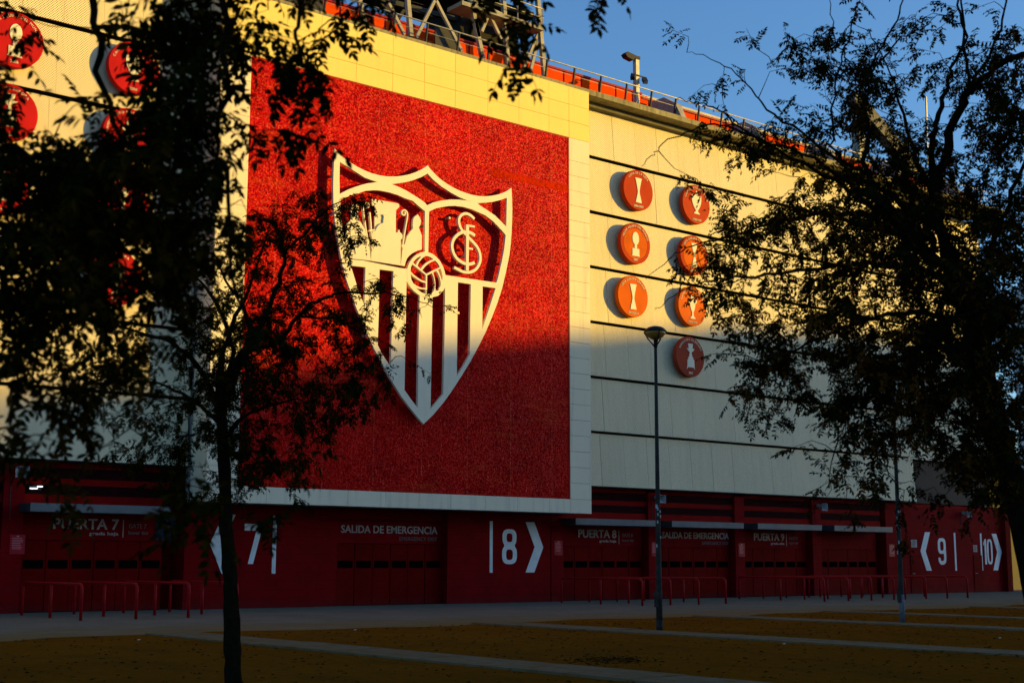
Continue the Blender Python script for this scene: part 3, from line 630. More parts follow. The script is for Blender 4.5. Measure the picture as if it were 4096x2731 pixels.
gate_sign(bays[4]-.1, '9', 'grada alta', 'upper tier', 'raised grey gate lettering PUERTA 9 grada alta, upper tier')
def exit_sign(x0, x1, label):
    t = thing('exit_sign', label, 'sign', ((x0+x1)/2, YS, 2.4), 'emergency exit signs'); Y2 = YS
    wall_text(t, 'spanish_text', LETTER, 'SALIDA DE EMERGENCIA', x0, x1, 2.58, .265, Y2, .012)
    wall_text(t, 'english_text', LETTER_D, 'EMERGENCY EXIT', x1-1.72, x1, 2.32, .14, Y2, 0)
exit_sign(26.82, 31.06, 'grey lettering SALIDA DE EMERGENCIA on the doors below the mosaic panel')
exit_sign(bays[3]+.85, bays[3]+5.08, 'grey lettering SALIDA DE EMERGENCIA under a grey canopy beside gate 8')
def ring(cx, cz, rx, rz, p=3.2, n=36): return [(cx + rx*math.copysign(abs(math.cos(a))**(2/p), math.cos(a)), cz + rz*math.copysign(abs(math.sin(a))**(2/p), math.sin(a))) for a in np.linspace(0, 2*math.pi, n, endpoint=False)]
def digit(d, x, z, w, h):
    """condensed heavy figure, returns (outer, holes) list"""
    s = w*.27; out = []
    cx = x+w/2
    if d == '0': out.append((ring(cx, z+h/2, w/2, h/2), [ring(cx, z+h/2, w/2-s, h/2-s*.85)]))
    if d == '8':
        o = ring(cx, z+h*.27, w/2, h*.27, 2.8); t_ = ring(cx, z+h*.755, w/2*.94, h*.245, 2.8)
        lo_ = [q for q in o if q[1] < z+h*.52]; hi_ = [q for q in t_ if q[1] > z+h*.52]
        lo_.sort(key=lambda q: math.atan2(q[1]-(z+h*.27), q[0]-cx) if math.atan2(q[1]-(z+h*.27), q[0]-cx) < math.pi/2 - .1 else math.atan2(q[1]-(z+h*.27), q[0]-cx)-2*math.pi)
        hi_.sort(key=lambda q: (math.atan2(q[1]-(z+h*.755), q[0]-cx)+math.pi/2) % (2*math.pi))
        outl = ring(cx, z+h*.27, w/2, h*.27, 2.8)
        # outline: lower lobe counter-clockwise from its upper left to upper right, then the upper lobe
        low = [(cx + w/2*math.copysign(abs(math.cos(a))**.72, math.cos(a)), z+h*.27 + h*.27*math.copysign(abs(math.sin(a))**.72, math.sin(a))) for a in np.linspace(math.radians(128), math.radians(412), 34)]
        upp = [(cx + w*.47*math.copysign(abs(math.cos(a))**.72, math.cos(a)), z+h*.755 + h*.245*math.copysign(abs(math.sin(a))**.72, math.sin(a))) for a in np.linspace(math.radians(-48), math.radians(228), 34)]
        out.append((low+upp, [ring(cx, z+h*.27, w/2-s, h*.27-s*.8), ring(cx, z+h*.755, w*.47-s, h*.245-s*.8)]))
    if d == '9':
        path = [(cx-w*.33, z+h*.25), (cx-w*.36, z+h*.16), (cx-w*.22, z+h*.075), (cx, z+h*.055), (cx+w*.25, z+h*.09), (cx+w*.36, z+h*.2), (cx+w*.365, z+h*.5)]
        out.append((ring(cx, z+h*.70, w/2, h*.30), [ring(cx, z+h*.70, w/2-s, h*.30-s*.85)])); st_ = stroke2d([Vector(q) for q in smooth_path(path, 5)], s); out.append((st_, []))
    if d == '7': out.append(([(x, z+h), (x+w, z+h), (x+w, z+h*.82), (x+w*.55, z), (x+w*.25, z), (x+w*.70, z+h*.83), (x, z+h*.83)], []))
    if d == '1': out.append(([(x+w*.35, z), (x+w*.75, z), (x+w*.75, z+h), (x+w*.5, z+h), (x+w*.1, z+h*.84), (x+w*.1, z+h*.74), (x+w*.35, z+h*.80)], []))
    return out
def numeral(label, bar, digits, dx, chev):
    t = thing('gate_numeral', label, 'sign', (dx[0], 0, 1.1), 'big gate numbers painted on the red wall')
    b = MB()
    for i, (d, x, w) in enumerate(digits):
        for j, (o, h) in enumerate(digit(d, x, 1.47, w, 1.34)):
            vs, fs = poly2d(o, h, .012); b.add(upright(vs, 0, -.012-.002*j, 0), fs)
    part('digit', b, NUMERAL, t)
    part('bar', MB().box(bar-.07, bar+.07, -.02, -.004, 1.15, 3.1), NUMERAL, t)
    x, s = chev; vs, fs = poly2d([(x, 3.1), (x+.44*s, 3.1), (x+.9*s, 2.13), (x+.44*s, 1.15), (x, 1.15), (x+.46*s, 2.13)], (), .014); part('chevron', MB().add(upright(vs, 0, -.012, 0), fs), NUMERAL, t)
numeral('large pale figure seven with a chevron and bar, partly behind the thin tree trunk', 23.93, [('7', 22.78, .64)], (22.8,), (22.42, -1))
numeral('large pale figure eight with a chevron and bar below the mosaic panel', 33.38, [('8', 33.92, .74)], (33.9,), (35.11, 1))
numeral('large pale figure nine with a chevron on the plain end wall', 64.5, [('9', 62.95, .70)], (62.9,), (62.30, -1))
numeral('large pale figure ten with a chevron at the corner of the end wall', 66.95, [('1', 67.12, .42), ('0', 67.5, .52)], (67.2,), (68.02, 1))
def notice(X, Z, w, h, label, mat=NOTICE, pr=NOTICE_T, Y=-.012, rows=7):
    t = thing('wall_notice', label, 'notice', (X, 0, Z)); part('sheet', MB().box(X, X+w, Y, -.002, Z, Z+h), mat, t)
    b = MB(); b.box(X+w*.42, X+w*.58, Y-.003, Y-.001, Z+h*.88, Z+h*.95)
    for i in range(rows): b.box(X+w*.14, X+w*(.86-.2*R.random()), Y-.003, Y-.001, Z+h*(.80-.09*i), Z+h*(.80-.09*i)+h*.035)
    part('print', b, pr, t)
notice(14.92, 1.76, .46, .58, 'red printed notice on the pillar under the horn loudspeaker, beside the tube light'); notice(36.60, 1.82, .44, .58, 'red printed notice on the pillar between the figure eight chevron and the doors')
notice(42.05, 1.80, .30, .60, 'red printed notice on the pillar behind the lamp post'); notice(47.55, 1.80, .42, .60, 'red printed notice on the pillar between emergency exit and upper tier gate'); notice(58.75, 1.85, .46, .6, 'red printed notice at the start of the end wall')
notice(60.62, 2.32, .5, .38, 'small pale printed sheet above the first side door', PAPER, INK, rows=8); notice(66.2, 2.12, .36, .36, 'small grey printed sheet above the second side door', PAPER, INK, rows=8)
t = thing('gate_poster', 'dark blue poster beside the gate 7 lettering', 'poster', (19.9, .3, 2.2)); part('sheet', MB().box(19.72, 20.42, .30, .325, 2.22, 2.98), POSTER, t)
b = MB()
for i, (z, w) in enumerate(((2.82, .5), (2.74, .06), (2.66, .46), (2.58, .36))): b.box(20.07-w/2, 20.07+w/2, .296, .299, z, z+.022)
part('print', b, LETTER_D, t)
# horn loudspeakers under the cladding
def horn(X, Z, label):
    t = thing('horn_loudspeaker', label, 'loudspeaker', (X, -.1, Z), 'horn loudspeakers under the cladding'); b = MB(); pr = [(.0, .05, .06), (.12, .07, .09), (.24, .13, .13), (.32, .21, .17)]
    vs = [(X+sx*w, -.14-d, Z+sz*h-.25*d) for d, w, h in pr for sx, sz in ((-1, -1), (1, -1), (1, 1), (-1, 1))]
    fs = [(i*4+j, i*4+(j+1) % 4, i*4+4+(j+1) % 4, i*4+4+j) for i in range(3) for j in range(4)] + [(3, 2, 1, 0)]
    pr2 = [(.315, .19, .15), (.1, .04, .05)]; o = len(vs); vs += [(X+sx*w, -.14-d, Z+sz*h-.25*d) for d, w, h in pr2 for sx, sz in ((-1, -1), (1, -1), (1, 1), (-1, 1))]
    fs += [(12+(j+1) % 4, 12+j, o+j, o+(j+1) % 4) for j in range(4)] + [(o+(j+1) % 4, o+j, o+4+j, o+4+(j+1) % 4) for j in range(4)] + [(o+4, o+5, o+6, o+7)]
    part('horn', b.add(vs, fs), HORN, t); part('driver', MB().box(X-.07, X+.07, -.145, -.03, Z-.07, Z+.07), HORN, t); part('bracket', MB().box(X-.02, X+.02, -.09, .0, Z-.14, Z-.075), STEEL_D, t)
    part('cable', MB().tube([(X-.16, -.012, Z-.1), (X-.17, -.012, Z-.8), (X-.15, -.012, Z-1.5)], .012, 6), STEEL_D, t)
horn(15.02, 4.28, 'grey horn loudspeaker on the pillar left of gate 7'); horn(42.3, 4.28, 'grey horn loudspeaker behind the lamp post'); horn(53.2, 4.22, 'grey horn loudspeaker above the canopies beyond gate 9'); horn(65.3, 4.15, 'grey horn loudspeaker on the end wall')
# the one lit lamp in the picture
EM = bpy.data.materials.new('lit_tube'); EM.use_nodes = True; _e = EM.node_tree.nodes['Principled BSDF']; _e.inputs['Emission Color'].default_value = (.9, .95, 1, 1); _e.inputs['Emission Strength'].default_value = 1.6
t = thing('tube_light', 'lit white tube light above the gate 7 canopy', 'light', (15.9, -.3, 3.7)); part('tube', MB().beam((15.45, .02, 3.74), (15.62, -.12, 3.74), .05, .03).beam((15.64, -.06, 3.80), (15.76, -.16, 3.80), .05, .03), EM, t)
part('housing', MB().box(15.42, 15.8, .03, .10, 3.70, 3.84), STEEL_D, t)

# ------------------------------------------------------------------ red tubular barriers
def barrier(X, y0, y1, label, group, h=.95):
    t = thing('tube_barrier', label, 'barrier', (X, (y0+y1)/2, 0), group); r = .15
    arc = lambda cy, s: [(X, cy + s*r*math.sin(a), h-r+r*math.cos(a)) for a in np.linspace(math.pi/2, 0, 6)]
    pts = [(X, y0, 0)] + [(X, y0+0*k, h-r) for k in range(1)] + arc(y0-r, 1)[1:] + arc(y1+r, -1)[::-1] + [(X, y1, 0)]
    part('bent_rail', MB().tube(pts, .042, 10), REDPIPE, t, True)
    part('post', MB().tube([(X, (y0+y1)/2, 0), (X, (y0+y1)/2, h-.01)], .042, 10), REDPIPE, t, True)
GL = 'red tube barriers in front of gate 7'; GR = 'red tube barriers in front of gate 8'; G9 = 'red tube barriers in front of gate 9'
for px in (322, 543, 752, 945): X = on_wall(px, 2478, -5.9)[0]; barrier(X, -1.6, -5.9, 'red bent tube barrier in the row before the gate with the blue poster', GL)
for X in (35.75, 37.2, 38.7, 40.2): barrier(X, -1.4, -5.8, 'red bent tube barrier in the row behind the dark-footed street lamp', GR)
for X in (45.5, 47.05, 48.6, 50.16, 50.95, 52.47, 54.06, 55.65): barrier(X, -1.8, -6.3, 'red bent tube barrier in the long row leading to the end wall', G9)

# ------------------------------------------------------------------ lamp posts
def lamp_post(x, y, H, label, foot):
    t = thing('lamp_post', label, 'street lamp', (x, y, 0), 'lamp posts on the sand')
    b = MB().tube([(x, y, z) for z in (0, .9, 1.0, 3.0, H-.4)], [.075, .072, .068, .052, .036], 16); part('post', b, POST_M, t, True)
    part('foot', MB().tube([(x, y, 0), (x, y, foot)], [.080, .077], 16), POST_B if foot > .3 else POST_M, t, True)
    part('service_door', MB().box(x-.115, x-.06, y-.045, y+.045, .55, .9), POST_M, t)
    b = MB()
    for i in range(9): a = R.uniform(math.pi*.9, math.pi*1.6); z = R.uniform(1.6, 2.9); rr = .066; b.beam((x+rr*math.cos(a), y+rr*math.sin(a), z), (x+rr*math.cos(a), y+rr*math.sin(a), z+R.uniform(.05, .10)), .035, .008, (math.cos(a), math.sin(a), 0))
    part('sticker', b, STICKER, t)
    hd = part('hood', MB().lathe([(.01, H+.09), (.08, H+.087), (.16, H+.065), (.22, H+.03), (.265, H-.025), (.272, H-.045), (.255, H-.05)], 28, (x, y, 0)), BLACKM, t, True)
    part('bowl', MB().lathe([(.25, H-.052), (.235, H-.10), (.185, H-.165), (.11, H-.215), (.04, H-.235)], 28, (x, y, 0)), LENS_M, t, True)
    for k in range(3):
        a = 2.2 + k*2.094; b = MB(); b.tube([(x+.272*math.cos(a), y+.272*math.sin(a), H-.045), (x+.18*math.cos(a), y+.18*math.sin(a), H-.21), (x+.04*math.cos(a), y+.04*math.sin(a), H-.38)], .018, 6); part('arm', b, BLACKM, t, True)
    part('collar', MB().tube([(x, y, H-.42), (x, y, H-.23)], .045, 14), BLACKM, t, True)
lamp_post(23.30, -18.96, 7.05, 'grey street lamp with black domed head in front of the gate 8 doors', .25)
lamp_post(31.30, -19.95, 7.05, 'grey street lamp with pale foot in front of the end wall, head hidden by branches', .75)

# ------------------------------------------------------------------ roof floodlight, steel tower, far gantry
t = thing('floodlight_pole', 'square grey floodlight pole with black head on the stadium roof', 'floodlight', (41.3, -.2, 21.2))
X, Y = 41.3, -.2
part('pole', MB().box(X-.10, X+.10, Y-.10, Y+.10, 21.06, 23.5), STEEL, t)
vs, fs = poly2d([(-.78, .02), (-.64, .15), (-.06, .08), (.12, .1), (.12, -.04), (-.2, -.04), (-.28, -.16), (-.66, -.10)], (), .3); part('lamp_head', MB().add([(X+x, Y-z, 23.54+y) for x, y, z in vs], fs), BLACKM, t)
part('cross_arm', MB().box(X-.42, X+.42, Y-.16, Y-.105, 22.72, 22.76), STEEL_D, t)
for s in (-1, 1):
    b = MB().beam((X+s*.33, Y-.15, 22.66), (X+s*.40-.20, Y-.38, 22.40), .2, .16); part('spotlight', b, STEEL_D, t)
    part('spot_lens', MB().beam((X+s*.40-.20, Y-.38, 22.40), (X+s*.40-.21, Y-.39, 22.39), .17, .13), STEEL if s > 0 else BLACKM, t)

TW = thing('steel_tower', 'tall lit steel lattice tower with platforms on the roof above the mosaic', 'tower', (31, .4, 21.3))
def tw(px, py, Y): x, z = on_wall(px, py, Y); return (x, Y, z)
def memb(name, a, b, w, Y, mat=TOWER, ext=0.0):
    p, q = Vector(tw(*a, Y)), Vector(tw(*b, Y))
    if ext: p = p + (p-q)*ext
    part(name, MB().beam(p, q, w, w), mat, TW)
YT = .25
for a, b in (((1439, 13), (1457, 92)), ((1630, 0), (1643, 148)), ((1910, 138), (1930, 236)), ((2150, 0), (2177, 302)), ((1882, 0), (1912, 150)), ((2012, -20), (2030, 262))): memb('leg', a, b, .17, YT, TOWER, 1.2 if b[1] < 150 else .6)
for a, b in (((1546, 0), (1617, 140)), ((1740, 0), (1664, 152)), ((1741, 0), (1846, 206)), ((1955, 57), (1926, 128)), ((1956, 58), (2004, 158)), ((2155, 128), (2093, 277)), ((2150, 166), (2120, 288)), ((1700, -120), (1741, 0)), ((1780, -120), (1741, 0))): memb('brace', a, b, .12, YT+.05)
memb('cross_beam', (1888, 18), (2000, 70), .3, YT-.05); memb('cross_beam', (2003, 72), (2158, 118), .24, YT+.02)
memb('cross_beam', (1450, -20), (1884, 96), .2, YT+1.2, STEEL_D)
# second frame behind, its shade put into the near-black steel colour, and dark decks
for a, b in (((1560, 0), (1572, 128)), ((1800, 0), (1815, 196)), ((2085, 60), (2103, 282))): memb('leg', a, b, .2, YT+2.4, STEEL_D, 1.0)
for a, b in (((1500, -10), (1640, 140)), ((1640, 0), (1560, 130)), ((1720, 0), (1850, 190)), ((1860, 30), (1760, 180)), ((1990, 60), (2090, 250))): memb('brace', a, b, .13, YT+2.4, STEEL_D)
part('deck', MB().box(25.5, 36.3, .9, 4.2, 24.5, 24.75), DECK, TW); part('equipment_box', MB().box(26.0, 31.4, 1.3, 4.0, 24.76, 29), DECK, TW); part('equipment_box', MB().box(32.6, 35.6, 1.2, 3.6, 22.9, 24.45), DECK, TW)
part('platform', MB().box(31.7, 36.0, -.1, .9, 23.55, 23.72), TOWER, TW); part('platform_rail', MB().tube([(31.7, -.08, 24.5), (36.0, -.08, 24.5)], .025, 6).tube([(31.7, -.08, 24.1), (36.0, -.08, 24.1)], .02, 6).tube([(31.75, -.08, 23.7), (31.75, -.08, 24.5)], .025, 6).tube([(33.2, -.08, 23.7), (33.2, -.08, 24.5)], .025, 6).tube([(34.6, -.08, 23.7), (34.6, -.08, 24.5)], .025, 6).tube([(35.95, -.08, 23.7), (35.95, -.08, 24.5)], .025, 6), STEEL, TW)
part('shade_panel', MB().box(23.7, 25.7, .6, .66, 21.06, 23.4), STEEL_D, TW); part('shade_panel', MB().box(30.9, 32.1, .6, .66, 21.06, 22.7), STEEL_D, TW)
b = MB()
for i in range(38): b.tube([(27.3+i*.09, 0.45, 21.06), (27.3+i*.09, 0.45, 21.9)], .007, 4, False)
for i in range(6): b.tube([(27.3, .45, 21.5+i*.36), (30.65, .45, 21.5+i*.36)], .007, 4, False)
part('mesh_fence', b, STEEL_D, TW)
GANT = plain('weathered_gantry_steel', (0.11, 0.11, 0.10), .3, 3, .7)
GT = thing('roof_gantry', 'grey steel roof gantry and mast seen through the branches above the far parapet', 'gantry', (62, 3, 21.2))
def gm(name, a, b, w, Y, mat): part(name, MB().beam(tw(*a, Y), tw(*b, Y), w, w), mat, GT)
gm('boom', (3405, 390), (3660, 690), .6, 3.0, GANT); gm('boom', (3440, 385), (3690, 680), .2, 3.0, GANT); gm('post', (3432, 520), (3436, 640), .5, 2.6, TOWER)
b = MB().beam(tw(3410, 512, 2.6), tw(3460, 505, 2.6), .9, .4); part('post_head', b, STEEL_D, GT)
gm('aerial', (3704, 388), (3711, 660), .08, 3.2, STEEL)
for i in range(6): x = 3500+i*32; gm('lattice', (x, 500+i*36), (x+36, 520+i*38), .1, 3.6, STEEL)

# ------------------------------------------------------------------ trees
def leaf_template(seed, pairs=6, L=1.0):
    r = random.Random(seed); V = []; F = []; cv = r.uniform(.04, .26); sw = r.uniform(-.12, .12)
    def curve(t): return Vector((L*(t-.08*t*t), sw*t*t, -cv*L*t*t))
    def leaflet(o, d, n, l, w):
        d = d.normalized(); sd = d.cross(n).normalized(); k = len(V); dr = Vector((0, 0, -1))
        for t_, ww in ((0, 0), (.22, .42), (.62, .5), (1, 0), (.62, -.5), (.22, -.42)):
            p = o + d*(l*t_) + sd*(w*ww) + dr*(l*.2*t_*t_) + n*(abs(ww)*w*.22); V.append(tuple(p))
        F.append((k, k+1, k+2, k+3)); F.append((k, k+3, k+4, k+5))
    for i in range(pairs):
        t = .2 + .74*i/(pairs-1); o = curve(t); l = .25*(1 - .4*abs(t-.55)) * r.uniform(.8, 1.15)
        for s in (-1, 1):
            if r.random() < .14: continue
            leaflet(o, Vector((r.uniform(.25, .6), s, r.uniform(-.8, .1))), Vector((r.uniform(-.3, .3), r.uniform(-.4, .4), 1)).normalized(), l, l*r.uniform(.42, .54))
    leaflet(curve(.98), Vector((1, r.uniform(-.2, .2), -.4)), Vector((0, 0, 1)), .23, .11)
    k = len(V); n = 5
    for i in range(n+1):
        p = curve(i/n); V.append((p.x, p.y-.008, p.z)); V.append((p.x, p.y+.008, p.z))
    for i in range(n): F.append((k+2*i, k+2*i+1, k+2*i+3, k+2*i+2))
    return np.array(V), np.array(F)
LT = [leaf_template(s, 4 + s % 4) for s in range(8)]
def frame(d, roll):
    d = d/np.linalg.norm(d); up = np.array([0, 0, 1.0]); s = np.cross(up, d)
    if np.linalg.norm(s) < 1e-3: s = np.array([1.0, 0, 0])
    s /= np.linalg.norm(s); u = np.cross(d, s)
    c, k = math.cos(roll), math.sin(roll); s2 = s*c + u*k; u2 = u*c - s*k
    return np.stack([d, s2, u2], 1)
def tree(name, label, base, trunk, limbs, blobs, leaf_len, twig_r, seed, lmat, per=6, nobj=0, droop=.5, reach=.5, auto=.35, zmin=-9, keep=lambda c: True, group=None):
    rn = np.random.default_rng(seed); rr = random.Random(seed)
    T = thing(name, label, 'tree', base, group)
    nodes = []
    def path3(pts, k=5):
        out = []
        for q in smooth_path([tuple(at_dist(*p[:3])) + (p[3],) for p in pts], k): out.append(q)
        return out
    P = path3(trunk, 6)
    wob = [(q[0]+rn.normal(0, .005), q[1]+rn.normal(0, .005), q[2]) for q in P]
    part('trunk', MB().tube(wob, [q[3]*(1+rn.normal(0, .05)) for q in P], 14), BARK, T, True)
    nodes += [np.array(q[:3]) for q in P[len(P)//2:]]
    for lb in limbs:
        P = path3(lb, 5); wob = [(q[0]+rn.normal(0, .01), q[1]+rn.normal(0, .015), q[2]+rn.normal(0, .01)) for q in P]
        part('branch', MB().tube(wob, [q[3] for q in P], 8), BARK, T, True); nodes += [np.array(q) for q in wob]
    cl = []
    for (cx, cy, rx, ry, d0, d1, n) in blobs:
        for i in range(n):
            a = rr.uniform(0, 2*math.pi); q = math.sqrt(rr.random()); cl.append(at_dist(cx+rx*q*math.cos(a), cy+ry*q*math.sin(a), rr.uniform(d0, d1)))
    # twig ends along the limbs themselves
    nn = list(nodes)
    for p in nn:
        if rr.random() < auto: cl.append(p + rn.normal(0, reach*.5, 3) + np.array([0, 0, -.1]))
    cl = [c for c in cl if c[2] > zmin and keep(c)]
    N = np.array(nodes); cl.sort(key=lambda c: np.min(np.sum((N-c)**2, 1)))
    NB = np.zeros((len(nodes)+len(cl)*5, 3)); NB[:len(nodes)] = N; nb = len(nodes); tm = MB(); leaves = []
    for c in cl:
        dd = np.sum((NB[:nb]-c)**2, 1); i = int(np.argmin(dd)); a = NB[i]; d = c-a; L = math.sqrt(dd[i]) + 1e-6
        if L < .12: c = a + rn.normal(0, .15, 3); d = c-a; L = np.linalg.norm(d)
        mid = a + d*.5 + rn.normal(0, .10*L, 3) + np.array([0, 0, .12*L]); pts = [a + (mid-a)*.5 + rn.normal(0, .03*L, 3), mid, c + rn.normal(0, .02, 3) + np.array([0, 0, -.05*L])]
        ps = [a] + pts; r0 = twig_r*min(1.6, .7+.5*L); tm.tube(ps, [r0, r0*.8, r0*.6, r0*.35], 5, False)
        for p in pts: NB[nb] = p; nb += 1
        td = (pts[2]-pts[1]); td /= np.linalg.norm(td)+1e-9
        if c[2] < zmin: continue
        for j in range(per):
            t_ = rr.random()**.7; o = pts[1] + (pts[2]-pts[1])*t_ if L > .3 else a + (c-a)*t_
            dr = td*.5 + rn.normal(0, .7, 3)*np.array([1, 1, .45]); dr[2] -= droop*rr.uniform(.1, 1.3); leaves.append((o if o[2] > zmin else o + np.array([0, 0, zmin-o[2]]), dr, rr.uniform(-.6, .6), leaf_len*rr.uniform(.65, 1.2), rr.randrange(8)))
    tw_ = part('twigs', tm, BARK, T); tw_['kind'] = 'stuff'
    order = sorted(range(len(leaves)), key=lambda i: np.linalg.norm(leaves[i][0]-CAM)/leaves[i][3]); single = set(order[:nobj])
    LM = []
    if nobj:
        for V, F in LT:
            me = bpy.data.meshes.new('leaf'); me.from_pydata([tuple(v) for v in V], [], [tuple(map(int, f)) for f in F]); me.materials.append(lmat); LM.append(me)
    AV = []; AF = []; o_ = 0
    for i, (o, dr, roll, sc, k) in enumerate(leaves):
        M = frame(dr, roll)*sc
        if i in single:
            ob = bpy.data.objects.new('leaf', LM[k]); COL.objects.link(ob); ob.parent = T
            B = Vector(o) - T.location
            ob.matrix_local = Matrix(((M[0, 0], M[0, 1], M[0, 2], B[0]), (M[1, 0], M[1, 1], M[1, 2], B[1]), (M[2, 0], M[2, 1], M[2, 2], B[2]), (0, 0, 0, 1)))
            continue
        V, F = LT[k]; AV.append(V @ M.T + o); AF.append(F+o_); o_ += len(V)
    if AV:
        V = np.concatenate(AV); F = np.concatenate(AF); me = bpy.data.meshes.new('crown')
        me.vertices.add(len(V)); me.vertices.foreach_set('co', V.ravel()); me.loops.add(F.size); me.loops.foreach_set('vertex_index', F.ravel().astype(np.int32))
        me.polygons.add(len(F)); me.polygons.foreach_set('loop_start', np.arange(0, F.size, 4, dtype=np.int32)); me.polygons.foreach_set('loop_total', np.full(len(F), 4, np.int32)); me.update(); me.validate()
        me.materials.append(lmat); c = link('crown', me, T); c['kind'] = 'stuff'
    print('tree', name, len(leaves), 'leaves', o_)
    return T
D = 17.0
b3 = at_dist(935, 2731, D)
tree('slender_acacia_tree', 'young feathery-leaved tree with thin dark trunk in front of the mosaic panel', (b3[0], b3[1], 0),
  [(940, 2800, D, .105), (930, 2600, D, .098), (922, 2350, D, .088), (906, 2100, D, .08), (896, 1850, D, .072), (884, 1650, D, .062), (880, 1540, D, .05)],
  [[(886, 1660, D, .052), (940, 1500, D, .045), (1024, 1341, D-.2, .038), (1081, 1223, D-.3, .032), (1128, 1075, D-.3, .026), (1150, 997, D-.2, .021), (1220, 940, D, .017), (1285, 857, D, .013), (1385, 796, D+.2, .006)],
   [(1000, 1400, D, .034), (1111, 1366, D+.3, .03), (1176, 1284, D+.4, .027), (1233, 1227, D+.4, .024), (1294, 1193, D+.4, .021), (1355, 1173, D+.4, .018), (1503, 1173, D+.3, .012), (1677, 1201, D+.1, .006), (1720, 1223, D, .004)],
   [(1200, 1262, D+.3, .02), (1285, 1275, D+.2, .014), (1350, 1280, D, .011), (1440, 1340, D, .008), (1500, 1480, D, .004)],
   [(882, 1600, D, .05), (960, 1420, D-.6, .032), (1002, 1340, D-.8, .026), (967, 1206, D-1, .02), (917, 1140, D-1, .015), (860, 1020, D-1.1, .007)],
   [(882, 1580, D, .045), (930, 1400, D+.4, .03), (849, 1184, D+.8, .02), (719, 1066, D+1, .012), (640, 980, D+1, .006)],
   [(884, 1640, D, .045), (800, 1480, D-.4, .032), (700, 1380, D-.7, .024), (560, 1330, D-.9, .017), (390, 1290, D-1, .010), (120, 1245, D-1.1, .005)],
   [(888, 1700, D, .035), (820, 1640, D+.5, .024), (700, 1560, D+.9, .018), (520, 1520, D+1.1, .011), (380, 1540, D+1.2, .005)],
   [(892, 1760, D, .03), (960, 1680, D-.4, .022), (1080, 1620, D-.6, .016), (1220, 1600, D-.7, .010), (1330, 1640, D-.7, .005)],
   [(882, 1540, D, .05), (890, 1440, D+.6, .04), (930, 1300, D+1.1, .03), (1010, 1120, D+1.3, .02), (1060, 960, D+1.3, .012), (1100, 840, D+1.3, .005)]],
  [(1170, 1020, 250, 230, D-1, D+1.2, 66), (1250, 1420, 270, 240, D-1.2, D+1.2, 95), (1480, 1280, 190, 190, D-.4, D+.6, 26), (1390, 900, 120, 120, D-.3, D+.6, 10), (960, 1500, 230, 250, D-1.2, D+1.3, 95), (650, 1530, 290, 260, D-1.4, D+1.3, 85), (300, 1350, 300, 150, D-1.4, D+.4, 30), (860, 1830, 220, 210, D-1.2, D+1.2, 60),
   (1110, 1730, 200, 220, D-1, D+1, 55), (600, 1800, 160, 160, D-1, D+1, 26), (1440, 880, 110, 110, D, D+.6, 9), (1480, 1500, 100, 180, D-.4, D+.6, 20), (1000, 1080, 200, 200, D-1, D+1.4, 40), (1230, 1850, 130, 160, D-.8, D+.6, 12), (1200, 850, 160, 130, D-.5, D+1, 22), (760, 1250, 200, 200, D-1, D+1, 45), (1300, 1600, 120, 150, D-.6, D+.6, 20)],
  .165, .006, 3, LEAF_N, per=7, nobj=0, droop=.5, group='trees before the stadium')
D = 11.6
b3 = at_dist(4150, 2900, D)
